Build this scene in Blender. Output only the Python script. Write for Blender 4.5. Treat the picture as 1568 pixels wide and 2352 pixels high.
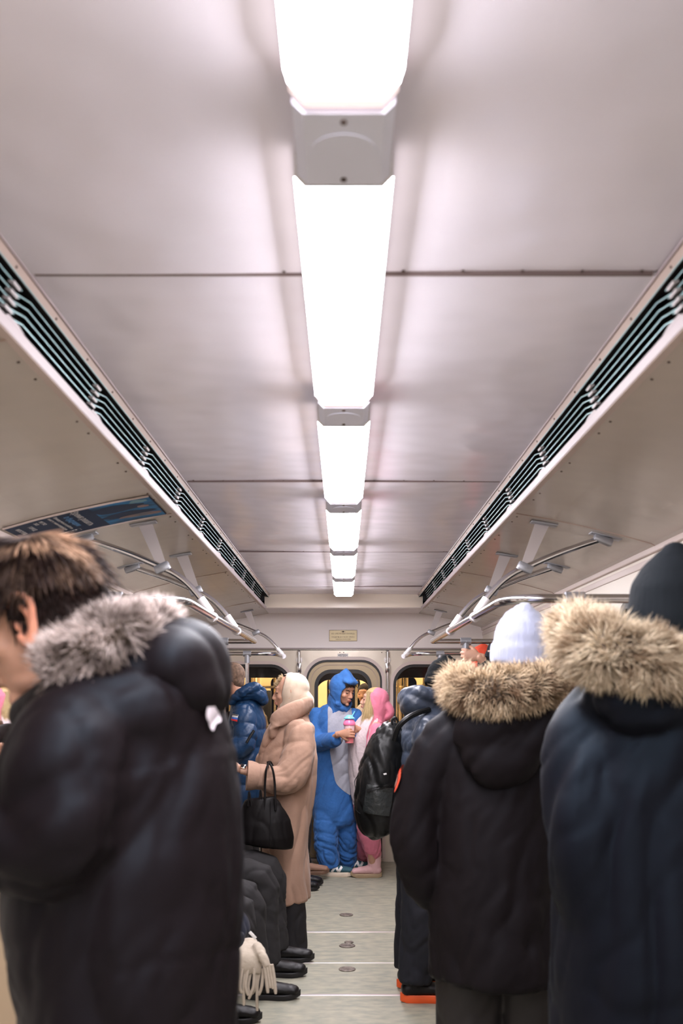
import bpy, bmesh, math, random
from mathutils import Vector, Matrix, noise
import numpy as np

random.seed(7)
scene = bpy.context.scene
COL = scene.collection
for _o in list(bpy.data.objects):
    bpy.data.objects.remove(_o)

# ------------------------------------------------------------------ camera
F = 2287.0            # focal length in pixels of the 1568 x 2352 frame (35 mm on a 36 mm high sensor)
CX, HY, CZ = 789.0, 1592.0, 1.55
cam_data = bpy.data.cameras.new('camera')
cam_data.sensor_fit = 'VERTICAL'
cam_data.sensor_height = 36.0
cam_data.sensor_width = 24.0
cam_data.lens = 36.0 * F / 2352.0
cam_data.shift_x = (784.0 - CX) / 2352.0
cam_data.shift_y = (HY - 1176.0) / 2352.0
cam_data.clip_start = 0.05
cam_data.dof.use_dof = True
cam_data.dof.focus_distance = 7.6
cam_data.dof.aperture_fstop = 4.0
cam = bpy.data.objects.new('camera', cam_data)
cam.location = (0, 0, CZ)
cam.rotation_euler = (math.pi / 2, 0, 0)
COL.objects.link(cam)
scene.camera = cam

# ------------------------------------------------------------------ world, exposure
world = bpy.data.worlds.new('tunnel_dark')
scene.world = world
world.use_nodes = True
world.node_tree.nodes['Background'].inputs[0].default_value = (0.010, 0.009, 0.010, 1)
world.node_tree.nodes['Background'].inputs[1].default_value = 1.0
LAMP = 57.0
LAMP_SIDE = 2.8
NEXT_LAMP = 55.0
scene.view_settings.view_transform = 'Standard'
scene.view_settings.look = 'None'
scene.view_settings.exposure = 0.0
scene.view_settings.gamma = 1.0
scene.view_settings.use_curve_mapping = False


def at(px, py, Y):
    """world point seen at pixel (px, py) of the photo when it stands Y metres away"""
    return Vector(((px - CX) * Y / F, Y, CZ + (HY - py) * Y / F))


# ------------------------------------------------------------------ materials
MATS = {}


def mat(name, base, rough=0.5, metal=0.0, spec=0.5, sheen=0.0, bump=None, var=None, emit=None,
        trans=0.0, coat=0.0, tintspec=None, ior=1.45, attr=False, alpha=1.0, sss=0.0, stretch=None, base2=None):
    if name in MATS:
        return MATS[name]
    m = bpy.data.materials.new(name)
    m.use_nodes = True
    nt = m.node_tree
    b = nt.nodes['Principled BSDF']
    c = (base[0], base[1], base[2], 1)
    b.inputs['Base Color'].default_value = c
    b.inputs['Roughness'].default_value = rough
    b.inputs['Metallic'].default_value = metal
    b.inputs['Specular IOR Level'].default_value = spec
    b.inputs['IOR'].default_value = ior
    b.inputs['Transmission Weight'].default_value = trans
    b.inputs['Coat Weight'].default_value = coat
    b.inputs['Alpha'].default_value = alpha
    if tintspec:
        b.inputs['Specular Tint'].default_value = (*tintspec, 1)
    if sheen:
        b.inputs['Sheen Weight'].default_value = sheen
        b.inputs['Sheen Roughness'].default_value = 0.5
    if sss:
        b.inputs['Subsurface Weight'].default_value = sss
        b.inputs['Subsurface Radius'].default_value = (0.02, 0.008, 0.004)
        b.inputs['Subsurface Scale'].default_value = 0.5
    if emit:
        b.inputs['Emission Color'].default_value = (emit[0], emit[1], emit[2], 1)
        b.inputs['Emission Strength'].default_value = emit[3]
    tc = nt.nodes.new('ShaderNodeTexCoord')
    mp = nt.nodes.new('ShaderNodeMapping')
    nt.links.new(tc.outputs['Object'], mp.inputs['Vector'])
    if stretch:
        mp.inputs['Scale'].default_value = stretch
    if var:
        sc_, amt = var
        n = nt.nodes.new('ShaderNodeTexNoise')
        n.inputs['Scale'].default_value = sc_
        n.inputs['Detail'].default_value = 5
        nt.links.new(mp.outputs[0], n.inputs['Vector'])
        r = nt.nodes.new('ShaderNodeValToRGB')
        d2 = base2 if base2 else tuple(x * (1 - amt) for x in base)
        u = tuple(min(1, x * (1 + amt * 0.6)) for x in base)
        r.color_ramp.elements[0].position = 0.32
        r.color_ramp.elements[1].position = 0.68
        r.color_ramp.elements[0].color = (d2[0], d2[1], d2[2], 1)
        r.color_ramp.elements[1].color = (u[0], u[1], u[2], 1)
        nt.links.new(n.outputs['Fac'], r.inputs[0])
        nt.links.new(r.outputs[0], b.inputs['Base Color'])
    if attr:
        a = nt.nodes.new('ShaderNodeAttribute')
        a.attribute_name = 'tint'
        nt.links.new(a.outputs['Color'], b.inputs['Base Color'])
    if bump:
        n = nt.nodes.new('ShaderNodeTexNoise')
        n.inputs['Scale'].default_value = bump[0]
        n.inputs['Detail'].default_value = 3
        nt.links.new(mp.outputs[0], n.inputs['Vector'])
        bp = nt.nodes.new('ShaderNodeBump')
        bp.inputs['Strength'].default_value = bump[1]
        bp.inputs['Distance'].default_value = bump[2] if len(bump) > 2 else 0.01
        nt.links.new(n.outputs['Fac'], bp.inputs['Height'])
        nt.links.new(bp.outputs[0], b.inputs['Normal'])
    MATS[name] = m
    return m


# ------------------------------------------------------------------ object helpers
def link(name, me, m=None, parent=None, smooth=True, sharp=None):
    o = bpy.data.objects.new(name, me)
    COL.objects.link(o)
    if m is not None and not me.materials:
        me.materials.append(m)
    if parent is not None:
        o.parent = parent
        o.matrix_parent_inverse = world_of(parent).inverted()
    if smooth:
        me.polygons.foreach_set('use_smooth', [True] * len(me.polygons))
        if sharp:
            try:
                me.set_sharp_from_angle(angle=math.radians(sharp))
            except Exception:
                pass
    return o


def world_of(o):
    mw = Matrix.LocRotScale(o.location, o.rotation_euler, o.scale)
    if o.parent:
        return world_of(o.parent) @ o.matrix_parent_inverse @ mw
    return mw


def mesh_of(name, verts, faces):
    me = bpy.data.meshes.new(name)
    me.from_pydata([tuple(v) for v in verts], [], faces)
    me.update()
    return me


def tag(o, label=None, cat=None, group=None, kind=None):
    if label:
        o['label'] = label
    if cat:
        o['category'] = cat
    if group:
        o['group'] = group
    if kind:
        o['kind'] = kind
    return o


def thing(name, label, cat, loc=(0, 0, 0), group=None):
    o = bpy.data.objects.new(name, None)
    COL.objects.link(o)
    o.location = loc
    o.empty_display_size = 0.1
    return tag(o, label, cat, group)


def group_empty(name, loc=(0, 0, 0)):
    o = bpy.data.objects.new(name, None)
    COL.objects.link(o)
    o.location = loc
    o['kind'] = 'structure'
    return o


# ------------------------------------------------------------------ hard surface bits
class MB:
    """collects boxes, prisms and tubes into one mesh"""

    def __init__(self):
        self.v, self.f = [], []

    def add(self, verts, faces):
        n = len(self.v)
        self.v += [Vector(p) for p in verts]
        self.f += [tuple(i + n for i in f) for f in faces]
        return self

    def box(self, c, s, bev=0.0, M=None):
        bm = bmesh.new()
        bmesh.ops.create_cube(bm, size=1)
        for v in bm.verts:
            v.co = Vector((v.co.x * s[0], v.co.y * s[1], v.co.z * s[2]))
        if bev:
            bmesh.ops.bevel(bm, geom=list(bm.edges), offset=bev, segments=2, profile=0.5, affect='EDGES')
        M = M if M is not None else Matrix.Identity(4)
        T = Matrix.Translation(Vector(c)) @ M
        bm.verts.index_update()
        vs = [T @ v.co for v in bm.verts]
        fs = [[v.index for v in f.verts] for f in bm.faces]
        bm.free()
        return self.add(vs, fs)

    def b2(self, lo, hi, bev=0.0):
        c = [(a + b) / 2 for a, b in zip(lo, hi)]
        s = [abs(b - a) for a, b in zip(lo, hi)]
        return self.box(c, s, bev)

    def tube(self, pts, r, n=12, closed=False, caps=True):
        pts = [Vector(p) for p in pts]
        rr = r if isinstance(r, (list, tuple)) else [r] * len(pts)
        N = len(pts)
        T = []
        for i in range(N):
            if closed:
                t = pts[(i + 1) % N] - pts[i - 1]
            else:
                t = pts[min(i + 1, N - 1)] - pts[max(i - 1, 0)]
            T.append(t.normalized())
        up = Vector((0, 0, 1)) if abs(T[0].z) < 0.9 else Vector((1, 0, 0))
        A = (up - up.dot(T[0]) * T[0]).normalized()
        vs, fs = [], []
        for i in range(N):
            A = (A - A.dot(T[i]) * T[i]).normalized()
            B = T[i].cross(A)
            for k in range(n):
                a = 2 * math.pi * k / n
                vs.append(pts[i] + (A * math.cos(a) + B * math.sin(a)) * rr[i])
        for i in range(N if closed else N - 1):
            for k in range(n):
                j = (i + 1) % N
                fs.append((i * n + k, i * n + (k + 1) % n, j * n + (k + 1) % n, j * n + k))
        if caps and not closed:
            fs.append(tuple(range(n - 1, -1, -1)))
            fs.append(tuple((N - 1) * n + k for k in range(n)))
        return self.add(vs, fs)

    def disc(self, c, r, h, axis='z', n=20):
        c = Vector(c)
        ax = {'x': Vector((1, 0, 0)), 'y': Vector((0, 1, 0)), 'z': Vector((0, 0, 1))}[axis]
        return self.tube([c - ax * h / 2, c + ax * h / 2], r, n=n)

    def build(self, name, m, parent=None, smooth=True, sharp=35):
        return link(name, mesh_of(name, self.v, self.f), m, parent, smooth, sharp)


def smooth_path(pts, k=6):
    pts = [Vector(p) for p in pts]
    out = []
    for i in range(len(pts) - 1):
        p0, p1, p2, p3 = pts[max(i - 1, 0)], pts[i], pts[i + 1], pts[min(i + 2, len(pts) - 1)]
        for j in range(k):
            t = j / k
            out.append(0.5 * ((2 * p1) + (p2 - p0) * t + (2 * p0 - 5 * p1 + 4 * p2 - p3) * t * t + (3 * p1 - p0 - 3 * p2 + p3) * t ** 3))
    out.append(pts[-1])
    return out


def rrect(x0, x1, z0, z1, r, n=8, rb=None):
    rb = r if rb is None else rb
    out = []
    for (cx, cz, a0, rad) in ((x1 - r, z1 - r, 0, r), (x0 + r, z1 - r, 90, r), (x0 + rb, z0 + rb, 180, rb), (x1 - rb, z0 + rb, 270, rb)):
        for k in range(n + 1):
            a = math.radians(a0 + 90 * k / n)
            out.append((cx + rad * math.cos(a), cz + rad * math.sin(a)))
    return out


def plate(name, outer, holes, thick, place, m, parent=None, kind=None):
    """flat sheet with rounded openings; place(u, v, w) maps sheet coordinates into the world"""
    cu = bpy.data.curves.new(name, 'CURVE')
    cu.dimensions = '2D'
    cu.fill_mode = 'BOTH'
    cu.extrude = thick / 2
    for loop in [outer] + holes:
        sp = cu.splines.new('POLY')
        sp.points.add(len(loop) - 1)
        for p, q in zip(sp.points, loop):
            p.co = (q[0], q[1], 0, 1)
        sp.use_cyclic_u = True
    o = bpy.data.objects.new(name + '_tmp', cu)
    COL.objects.link(o)
    dg = bpy.context.evaluated_depsgraph_get()
    me = bpy.data.meshes.new_from_object(o.evaluated_get(dg))
    bpy.data.objects.remove(o)
    for v in me.vertices:
        v.co = Vector(place(v.co.x, v.co.y, v.co.z))
    me.materials.clear()
    ob = link(name, me, m, parent, False)
    if kind:
        ob['kind'] = kind
    return ob


def text_obj(name, s, size, M, m, parent, depth=0.0006, align='CENTER', sx=1.0):
    cu = bpy.data.curves.new(name, 'FONT')
    cu.body = s
    cu.size = size
    cu.extrude = depth
    cu.align_x = align
    cu.align_y = 'CENTER'
    cu.resolution_u = 2
    o = bpy.data.objects.new(name + '_tmp', cu)
    COL.objects.link(o)
    dg = bpy.context.evaluated_depsgraph_get()
    me = bpy.data.meshes.new_from_object(o.evaluated_get(dg))
    bpy.data.objects.remove(o)
    S = Matrix.Diagonal((sx, 1, 1, 1))
    me.transform(M @ S)
    me.materials.clear()
    return link(name, me, m, parent, False)


def frame(o, x, y, z):
    M = Matrix((x, y, z)).transposed().to_4x4()
    return Matrix.Translation(Vector(o)) @ M


# ------------------------------------------------------------------ soft volumes (clothes, bodies)
class Vol:
    def __init__(self):
        self.v, self.f = [], []
        self.M = None

    def add(self, verts, faces):
        n = len(self.v)
        if self.M is not None:
            verts = [self.M @ Vector(p) for p in verts]
        self.v += verts
        self.f += [tuple(i + n for i in f) for f in faces]

    def tube(self, pts, rad, n=16, ref=None, sm=3, cap=(0.8, 0.8)):
        """tapered tube with elliptical sections; rad entries r or (a, b), a along ref"""
        pts = [Vector(p) for p in pts]
        rad = [(r, r) if not isinstance(r, (tuple, list)) else tuple(r) for r in rad]
        if sm > 1 and len(pts) > 2:
            P = smooth_path(pts, sm)
            R = []
            for i in range(len(rad) - 1):
                for j in range(sm):
                    t = j / sm
                    t = t * t * (3 - 2 * t) * 0.5 + t * 0.5
                    R.append(tuple(a * (1 - t) + b * t for a, b in zip(rad[i], rad[i + 1])))
            R.append(rad[-1])
            pts, rad = P, R
        N = len(pts)
        T = [(pts[min(i + 1, N - 1)] - pts[max(i - 1, 0)]).normalized() for i in range(N)]
        if ref is None:
            up = Vector((0, 0, 1)) if abs(T[0].z) < 0.8 else Vector((1, 0, 0))
        else:
            up = Vector(ref)
        rings = []

        def ring(c, A, B, a, b):
            rings.append([c + A * (math.cos(2 * math.pi * k / n) * a) + B * (math.sin(2 * math.pi * k / n) * b) for k in range(n)])
        A = None
        frames = []
        for i in range(N):
            base = up if (ref is not None or A is None) else A
            A = base - base.dot(T[i]) * T[i]
            if A.length < 1e-4:
                A = Vector((0, 1, 0)) - T[i].y * T[i]
            A = A.normalized()
            frames.append((A.copy(), T[i].cross(A)))
        a, b = rad[0]
        A0, B0 = frames[0]
        for q in (75, 50, 25):
            qq = math.radians(q)
            ring(pts[0] - T[0] * (math.sin(qq) * min(a, b) * cap[0]), A0, B0, a * math.cos(qq), b * math.cos(qq))
        for i in range(N):
            ring(pts[i], frames[i][0], frames[i][1], rad[i][0], rad[i][1])
        a, b = rad[-1]
        A0, B0 = frames[-1]
        for q in (25, 50, 75):
            qq = math.radians(q)
            ring(pts[-1] + T[-1] * (math.sin(qq) * min(a, b) * cap[1]), A0, B0, a * math.cos(qq), b * math.cos(qq))
        vs = [p for r in rings for p in r]
        fs = []
        for i in range(len(rings) - 1):
            for k in range(n):
                fs.append((i * n + k, i * n + (k + 1) % n, (i + 1) * n + (k + 1) % n, (i + 1) * n + k))
        fs.append(tuple(range(n - 1, -1, -1)))
        fs.append(tuple((len(rings) - 1) * n + k for k in range(n)))
        self.add(vs, fs)
        return self

    def ball(self, c, r, R=None, n=18, m=12):
        r = (r, r, r) if not isinstance(r, (tuple, list)) else r
        c = Vector(c)
        vs, fs = [], []
        for i in range(1, m):
            th = math.pi * i / m
            for k in range(n):
                ph = 2 * math.pi * k / n
                p = Vector((r[0] * math.sin(th) * math.cos(ph), r[1] * math.sin(th) * math.sin(ph), r[2] * math.cos(th)))
                if R is not None:
                    p = R @ p
                vs.append(c + p)
        top = len(vs)
        for s in (1, -1):
            p = Vector((0, 0, r[2] * s))
            if R is not None:
                p = R @ p
            vs.append(c + p)
        for i in range(m - 2):
            for k in range(n):
                fs.append((i * n + k, (i + 1) * n + k, (i + 1) * n + (k + 1) % n, i * n + (k + 1) % n))
        for k in range(n):
            fs.append((top, k, (k + 1) % n))
            fs.append((top + 1, (m - 2) * n + (k + 1) % n, (m - 2) * n + k))
        self.add(vs, fs)
        return self

    def mesh(self, vox=0.012, smooth=4, disp=None, fac=0.5, adapt=0):
        me = mesh_of('tmp', self.v, self.f)
        o = bpy.data.objects.new('tmp', me)
        COL.objects.link(o)
        md = o.modifiers.new('r', 'REMESH')
        md.mode = 'VOXEL'
        md.voxel_size = vox
        if smooth:
            ms = o.modifiers.new('s', 'SMOOTH')
            ms.factor = fac
            ms.iterations = smooth
        dg = bpy.context.evaluated_depsgraph_get()
        out = bpy.data.meshes.new_from_object(o.evaluated_get(dg))
        bpy.data.objects.remove(o)
        bpy.data.meshes.remove(me)
        if disp is not None:
            out.update()
            nv = len(out.vertices)
            nor = [v.normal.copy() for v in out.vertices]
            for i, v in enumerate(out.vertices):
                d = disp(v.co, nor[i])
                v.co = v.co + (nor[i] * d if not isinstance(d, Vector) else d)
            out.update()
        return out

    def build(self, name, m, parent=None, **kw):
        me = self.mesh(**kw)
        me.name = name
        return link(name, me, m, parent, True)


def join_meshes(meshes):
    vs, fs = [], []
    for me in meshes:
        n = len(vs)
        vs += [v.co.copy() for v in me.vertices]
        fs += [tuple(i + n for i in p.vertices) for p in me.polygons]
    return mesh_of('body', vs, fs)


def folds(amp=0.01, f=6.0, along=(0, 0, 1), st=0.3, amp2=0.3, seed=0.0, sharp=True):
    """cloth folds: ridged noise drawn out along one direction"""
    a = Vector(along).normalized()
    off = Vector((seed * 3.1, seed * 1.7, seed * 2.3))

    def fn(co, n):
        q = (co - a * co.dot(a) * max(0.0, st)) * f + off
        w = noise.noise_vector(co * f * 0.45 + off) * 0.7
        x = noise.noise(q + w)
        y = noise.noise(q * 2.1 + w * 1.3)
        if sharp:
            r = 0.55 - (1 - min(1, abs(x) * 3.2)) ** 1.5 * 1.25
            r2 = 0.45 - (1 - min(1, abs(y) * 3.0)) ** 1.5 * 1.1
        else:
            r, r2 = x * 1.6, y * 1.6
        return amp * (r + amp2 * r2)
    return fn


def chain_param(co, chains):
    """nearest chain: returns (chain index, distance along it, distance to it)"""
    best = (0, 0.0, 1e9)
    for ci, ch in enumerate(chains):
        run = 0.0
        for i in range(len(ch) - 1):
            a, b = ch[i], ch[i + 1]
            ab = b - a
            L = ab.length
            t = max(0.0, min(1.0, (co - a).dot(ab) / (L * L)))
            d = (co - (a + ab * t)).length
            if d < best[2]:
                best = (ci, run + L * t, d)
            run += L
    return best


def quilt(chains, pitch, amp, rad_bias=None, wob=0.012, extra=None):
    rb = rad_bias or [0.0] * len(chains)

    def fn(co, n):
        best = None
        for ci, ch in enumerate(chains):
            c = chain_param(co, [ch])
            d = c[2] - rb[ci]
            if best is None or d < best[0]:
                best = (d, ci, c[1])
        s = best[2] + wob * noise.noise(co * 6.0)
        ph = abs(math.sin(math.pi * s / pitch[best[1]]))
        d = amp * (math.sqrt(ph) - 0.75)
        if extra:
            d += extra(co, n)
        return d
    return fn


# ------------------------------------------------------------------ strands (hair, fur, fringe)
def strands(name, parent, m, roots, length, width, direction, tint, segs=3, jitter=0.25, droop=0.0, curl=0.0, kind=None):
    rnd = random.Random(sum(ord(c) for c in name) + len(roots))
    vs, fs, col = [], [], []
    for (p, n) in roots:
        L = length * rnd.uniform(0.65, 1.25)
        d = direction(p, n) + Vector((rnd.uniform(-1, 1), rnd.uniform(-1, 1), rnd.uniform(-1, 1))) * jitter
        d.normalize()
        side = d.cross(n)
        if side.length < 0.01:
            side = d.cross(Vector((0, 0, 1)))
        side.normalize()
        up = side.cross(d)
        w = width * rnd.uniform(0.6, 1.3)
        t = tint(p, rnd)
        base = len(vs)
        cur = Vector(p)
        cl = rnd.uniform(-curl, curl)
        for k in range(segs):
            f = 1 - 0.75 * k / segs
            if k == 0:
                f = 0.7
            vs += [cur + side * w * f, cur - side * w * f * 0.5 + up * w * f * 0.8, cur - side * w * f * 0.5 - up * w * f * 0.8]
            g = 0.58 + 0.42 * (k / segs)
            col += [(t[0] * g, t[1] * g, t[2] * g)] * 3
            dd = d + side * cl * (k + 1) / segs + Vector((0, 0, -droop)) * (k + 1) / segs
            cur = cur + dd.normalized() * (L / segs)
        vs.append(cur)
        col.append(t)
        for k in range(segs - 1):
            a = base + 3 * k
            for q in range(3):
                fs.append((a + q, a + (q + 1) % 3, a + 3 + (q + 1) % 3, a + 3 + q))
        a = base + 3 * (segs - 1)
        for q in range(3):
            fs.append((a + q, a + (q + 1) % 3, base + 3 * segs))
    me = mesh_of(name, vs, fs)
    ca = me.color_attributes.new('tint', 'FLOAT_COLOR', 'POINT')
    flat = []
    for c in col:
        flat += [c[0], c[1], c[2], 1.0]
    ca.data.foreach_set('color', flat)
    o = link(name, me, m, parent, True)
    if kind:
        o['kind'] = kind
    return o


def roots_on_tube(path, rad, count, seed=1, keep=None, ref=None):
    rnd = random.Random(seed)
    P = smooth_path(path, 8)
    R = []
    for i in range(len(rad) - 1):
        for j in range(8):
            R.append(rad[i] + (rad[i + 1] - rad[i]) * j / 8)
    R.append(rad[-1])
    out = []
    while len(out) < count:
        i = rnd.randrange(len(P) - 1)
        u = rnd.random()
        c = P[i].lerp(P[i + 1], u)
        T = (P[i + 1] - P[i]).normalized()
        A = T.orthogonal().normalized()
        B = T.cross(A)
        a = rnd.uniform(0, 2 * math.pi)
        n = A * math.cos(a) + B * math.sin(a)
        p = c + n * (R[i] * 0.9)
        if keep is None or keep(p, n):
            out.append((p, (n + T * 0.0)))
    return out


def roots_on_mesh(me, count, keep=None, seed=1):
    rnd = random.Random(seed)
    polys = [p for p in me.polygons if keep is None or keep(p.center, p.normal)]
    if not polys:
        return []
    w = [p.area for p in polys]
    out = []
    for p in rnd.choices(polys, weights=w, k=count):
        vs = [me.vertices[i].co for i in p.vertices]
        a, b = rnd.random(), rnd.random()
        q = vs[0].lerp(vs[1], a).lerp((vs[3] if len(vs) > 3 else vs[2]).lerp(vs[2], a), b)
        out.append((q, p.normal.copy()))
    return out
# ================================================================== materials of the carriage
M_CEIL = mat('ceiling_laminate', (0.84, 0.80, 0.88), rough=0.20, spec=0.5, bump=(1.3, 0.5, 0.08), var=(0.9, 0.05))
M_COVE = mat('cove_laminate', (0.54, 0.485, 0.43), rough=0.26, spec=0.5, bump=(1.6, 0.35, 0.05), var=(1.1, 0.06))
M_STEP = mat('step_laminate', (0.88, 0.78, 0.66), rough=0.28, bump=(2.0, 0.2, 0.02))
M_FRIEZE = mat('end_wall_laminate', (0.88, 0.82, 0.80), rough=0.5)
M_WALL = mat('wall_laminate', (0.74, 0.67, 0.58), rough=0.35, bump=(3, 0.1, 0.01))
M_ENDWALL = mat('end_wall_metal', (0.62, 0.55, 0.46), rough=0.28, metal=0.25, bump=(2.5, 0.25, 0.02))
M_DOORGOLD = mat('door_cream', (0.40, 0.31, 0.19), rough=0.35, metal=0.2, bump=(4, 0.1, 0.01))
M_RUBBER = mat('black_rubber', (0.012, 0.011, 0.011), rough=0.45)
M_TRIM = mat('trim_painted', (0.60, 0.50, 0.46), rough=0.3)
M_TRIMB = mat('trim_beige', (0.42, 0.32, 0.27), rough=0.45)
M_FLANGE = mat('flange_pale', (0.35, 0.29, 0.30), rough=0.35)
M_DARKIN = mat('vent_interior', (0.006, 0.004, 0.005), rough=0.8)
M_SLAT = mat('slat_shaded', (0.012, 0.011, 0.012), rough=0.5)  # near-black stands in for the shade on the blade undersides
M_SLATE = mat('slat_edge_lit', (0.28, 0.46, 0.48), rough=0.3, metal=0.5)  # lit copy of the blade metal, brightness painted onto edges that catch light
M_BRACK = mat('pale_bracket', (0.50, 0.47, 0.48), rough=0.4)
M_SCREW = mat('screw_dark', (0.10, 0.07, 0.06), rough=0.5, metal=0.4)
M_CHROME = mat('chrome_tube', (0.66, 0.65, 0.67), rough=0.13, metal=1.0)
M_CLAMP = mat('clamp_alloy', (0.34, 0.35, 0.38), rough=0.38, metal=0.7)
M_WHITEMETAL = mat('white_sleeve', (0.75, 0.72, 0.74), rough=0.3)
M_STRAPM = mat('hanger_plate', (0.52, 0.48, 0.48), rough=0.3, metal=0.5)
M_LAMPBODY = mat('lamp_connector_grey', (0.80, 0.82, 0.95), rough=0.5)
M_DIFF = mat('lamp_diffuser', (0.9, 0.88, 0.86), rough=0.4, emit=(0.99, 0.945, 1.0, LAMP))
M_DIFFS = mat('lamp_diffuser_side', (0.9, 0.88, 0.86), rough=0.4, emit=(1.0, 0.90, 0.90, LAMP_SIDE))
M_DIFFEND = mat('lamp_diffuser_end', (0.9, 0.80, 0.80), rough=0.4, emit=(1.0, 0.80, 0.78, 0.8))
M_FLOOR = mat('floor_linoleum', (0.315, 0.29, 0.222), rough=0.55, var=(11, 0.20), bump=(60, 0.15, 0.002), stretch=(1, 2.0, 1), base2=(0.225, 0.232, 0.185))
M_GAP = mat('joint_dark', (0.03, 0.022, 0.02), rough=0.8)
M_SEAL = mat('joint_seal_brown', (0.17, 0.125, 0.12), rough=0.6)
M_STRIP = mat('floor_strip_metal', (0.75, 0.68, 0.68), rough=0.3, metal=0.6)
M_CAP = mat('floor_cap_metal', (0.20, 0.165, 0.14), rough=0.5, metal=0.4, var=(60, 0.5))
M_GLASS = mat('window_glass', (0.9, 0.9, 0.9), rough=0.02, trans=1.0, ior=1.2)
M_SEAT = mat('seat_vinyl', (0.16, 0.08, 0.045), rough=0.45)
M_PART = mat('partition_beige', (0.50, 0.39, 0.27), rough=0.4)
M_GOLD = mat('brass_plate', (0.42, 0.34, 0.20), rough=0.4, metal=0.3)
M_INK = mat('ink_black', (0.02, 0.016, 0.014), rough=0.6)
M_WHITE = mat('white_paint', (0.75, 0.73, 0.72), rough=0.5)

CEIL = CZ + 0.85
LB = CZ + 0.785
YB = -2.6      # back end of what is built behind the camera
YS = 8.56      # step face at the end of the high ceiling
YW = 9.15      # end wall
XW = 1.276
COVE = [(0.690, 0.733), (0.843, 0.706), (0.986, 0.676), (1.12, 0.644), (1.249, 0.608), (1.280, 0.590)]


def cove_z(x):
    x = abs(x)
    for (a, b) in zip(COVE, COVE[1:]):
        if x <= b[0]:
            t = (x - a[0]) / (b[0] - a[0])
            return a[1] + (b[1] - a[1]) * t
    return COVE[-1][1]


# ------------------------------------------------------------------ ceiling lamps (the light of the room)
LAMPS = [(-2.55, -1.45), (-1.25, -0.12), (0.09, 1.353), (1.545, 2.754), (2.935, 4.156), (4.347, 5.523), (5.70, 6.85), (7.04, 8.16)]


def octo(w, z0, z1, ch):
    return [(-w, z1), (-w, z0 + ch), (-w + ch, z0), (w - ch, z0), (w, z0 + ch), (w, z1)]


def prism(sections):
    """sections: list of (y, [(x, z)...])"""
    vs, fs = [], []
    n = len(sections[0][1])
    for y, s in sections:
        vs += [(x, y, z) for x, z in s]
    for i in range(len(sections) - 1):
        for k in range(n):
            fs.append((i * n + k, i * n + (k + 1) % n, (i + 1) * n + (k + 1) % n, (i + 1) * n + k))
    fs.append(tuple(range(n - 1, -1, -1)))
    fs.append(tuple((len(sections) - 1) * n + k for k in range(n)))
    return vs, fs


lamp_words = {2: 'nearest long white ceiling light, cut off by the top edge of the photo',
              3: 'second glowing ceiling light from the camera, behind the large grey connector',
              4: 'third glowing ceiling light along the centre line of the carriage',
              5: 'fourth glowing ceiling light along the centre line of the carriage',
              6: 'fifth ceiling light along the centre, last but one before the end wall',
              7: 'farthest and smallest ceiling light, next to the step above the end wall'}
for i, (y0, y1) in enumerate(LAMPS):
    words = lamp_words.get(i, ['rearmost ceiling light behind the camera, out of the photo', 'first ceiling light behind the camera, out of the photo'][i % 2])
    t = thing('ceiling_light', words, 'lamp', (0, (y0 + y1) / 2, LB), 'ceiling lights in one row along the carriage')
    mb = MB()
    full = octo(0.077, LB, CEIL - 0.012, 0.016)
    e1 = octo(0.074, LB + 0.004, CEIL - 0.014, 0.022)
    e2 = octo(0.066, LB + 0.016, CEIL - 0.016, 0.028)
    mb.add(*prism([(y0, full), (y1 - 0.075, full), (y1 - 0.03, e1)]))
    o = mb.build('diffuser', M_DIFF, t, True, 20)
    o.data.materials.append(M_DIFFS)
    o.data.materials.append(M_WHITE)
    for pl in o.data.polygons:
        if abs(pl.normal.x) > 0.9:
            pl.material_index = 1
        if abs(pl.normal.y) > 0.9 or min(o.data.vertices[vi].co.z for vi in pl.vertices) > (LB + CEIL) / 2:
            pl.material_index = 2
    mb = MB()
    mb.add(*prism([(y1 - 0.0298, e1), (y1 - 0.012, e1), (y1, e2)]))
    mb.build('end_cap', M_DIFFEND, t, True, 20)
    mb = MB()
    mb.b2((-0.05, y0 + 0.02, CEIL - 0.012), (0.05, y1 - 0.02, CEIL))
    mb.build('mounting_tray', M_WHITE, t)
for i in range(len(LAMPS) - 1):
    y0, y1 = LAMPS[i][1], LAMPS[i + 1][0]
    words = ['grey lamp connector behind the camera, out of the photo', 'grey lamp connector just behind the camera, out of the photo',
             'large grey connector box between the nearest and the second ceiling light',
             'grey connector box between the second and third ceiling lights',
             'small grey connector box between the third and fourth ceiling lights',
             'small grey connector box between the fourth and fifth ceiling lights',
             'tiny grey connector box between the fifth and the farthest ceiling lights'][i]
    t = thing('lamp_connector', words, 'connector', (0, (y0 + y1) / 2, LB), 'grey connectors between the ceiling lights')
    mb = MB()
    pr = octo(0.071, LB + 0.003, CEIL, 0.015)
    mb.add(*prism([(y0 + 0.001, pr), (y1 - 0.001, pr)]))
    mb.build('housing', M_LAMPBODY, t, True, 20)
    if y1 - y0 > 0.1:
        mb = MB()
        yc = (y0 + y1) / 2
        mb.disc((0, yc, LB + 0.0022), 0.048, 0.002)
        mb.build('round_cover', M_LAMPBODY, t)
        for s in (-1, 1):
            mb = MB()
            mb.disc((0, yc + s * (y1 - y0) * 0.40, LB + 0.0015), 0.0045, 0.003, n=10)
            mb.build('screw', M_SCREW, t)

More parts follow.
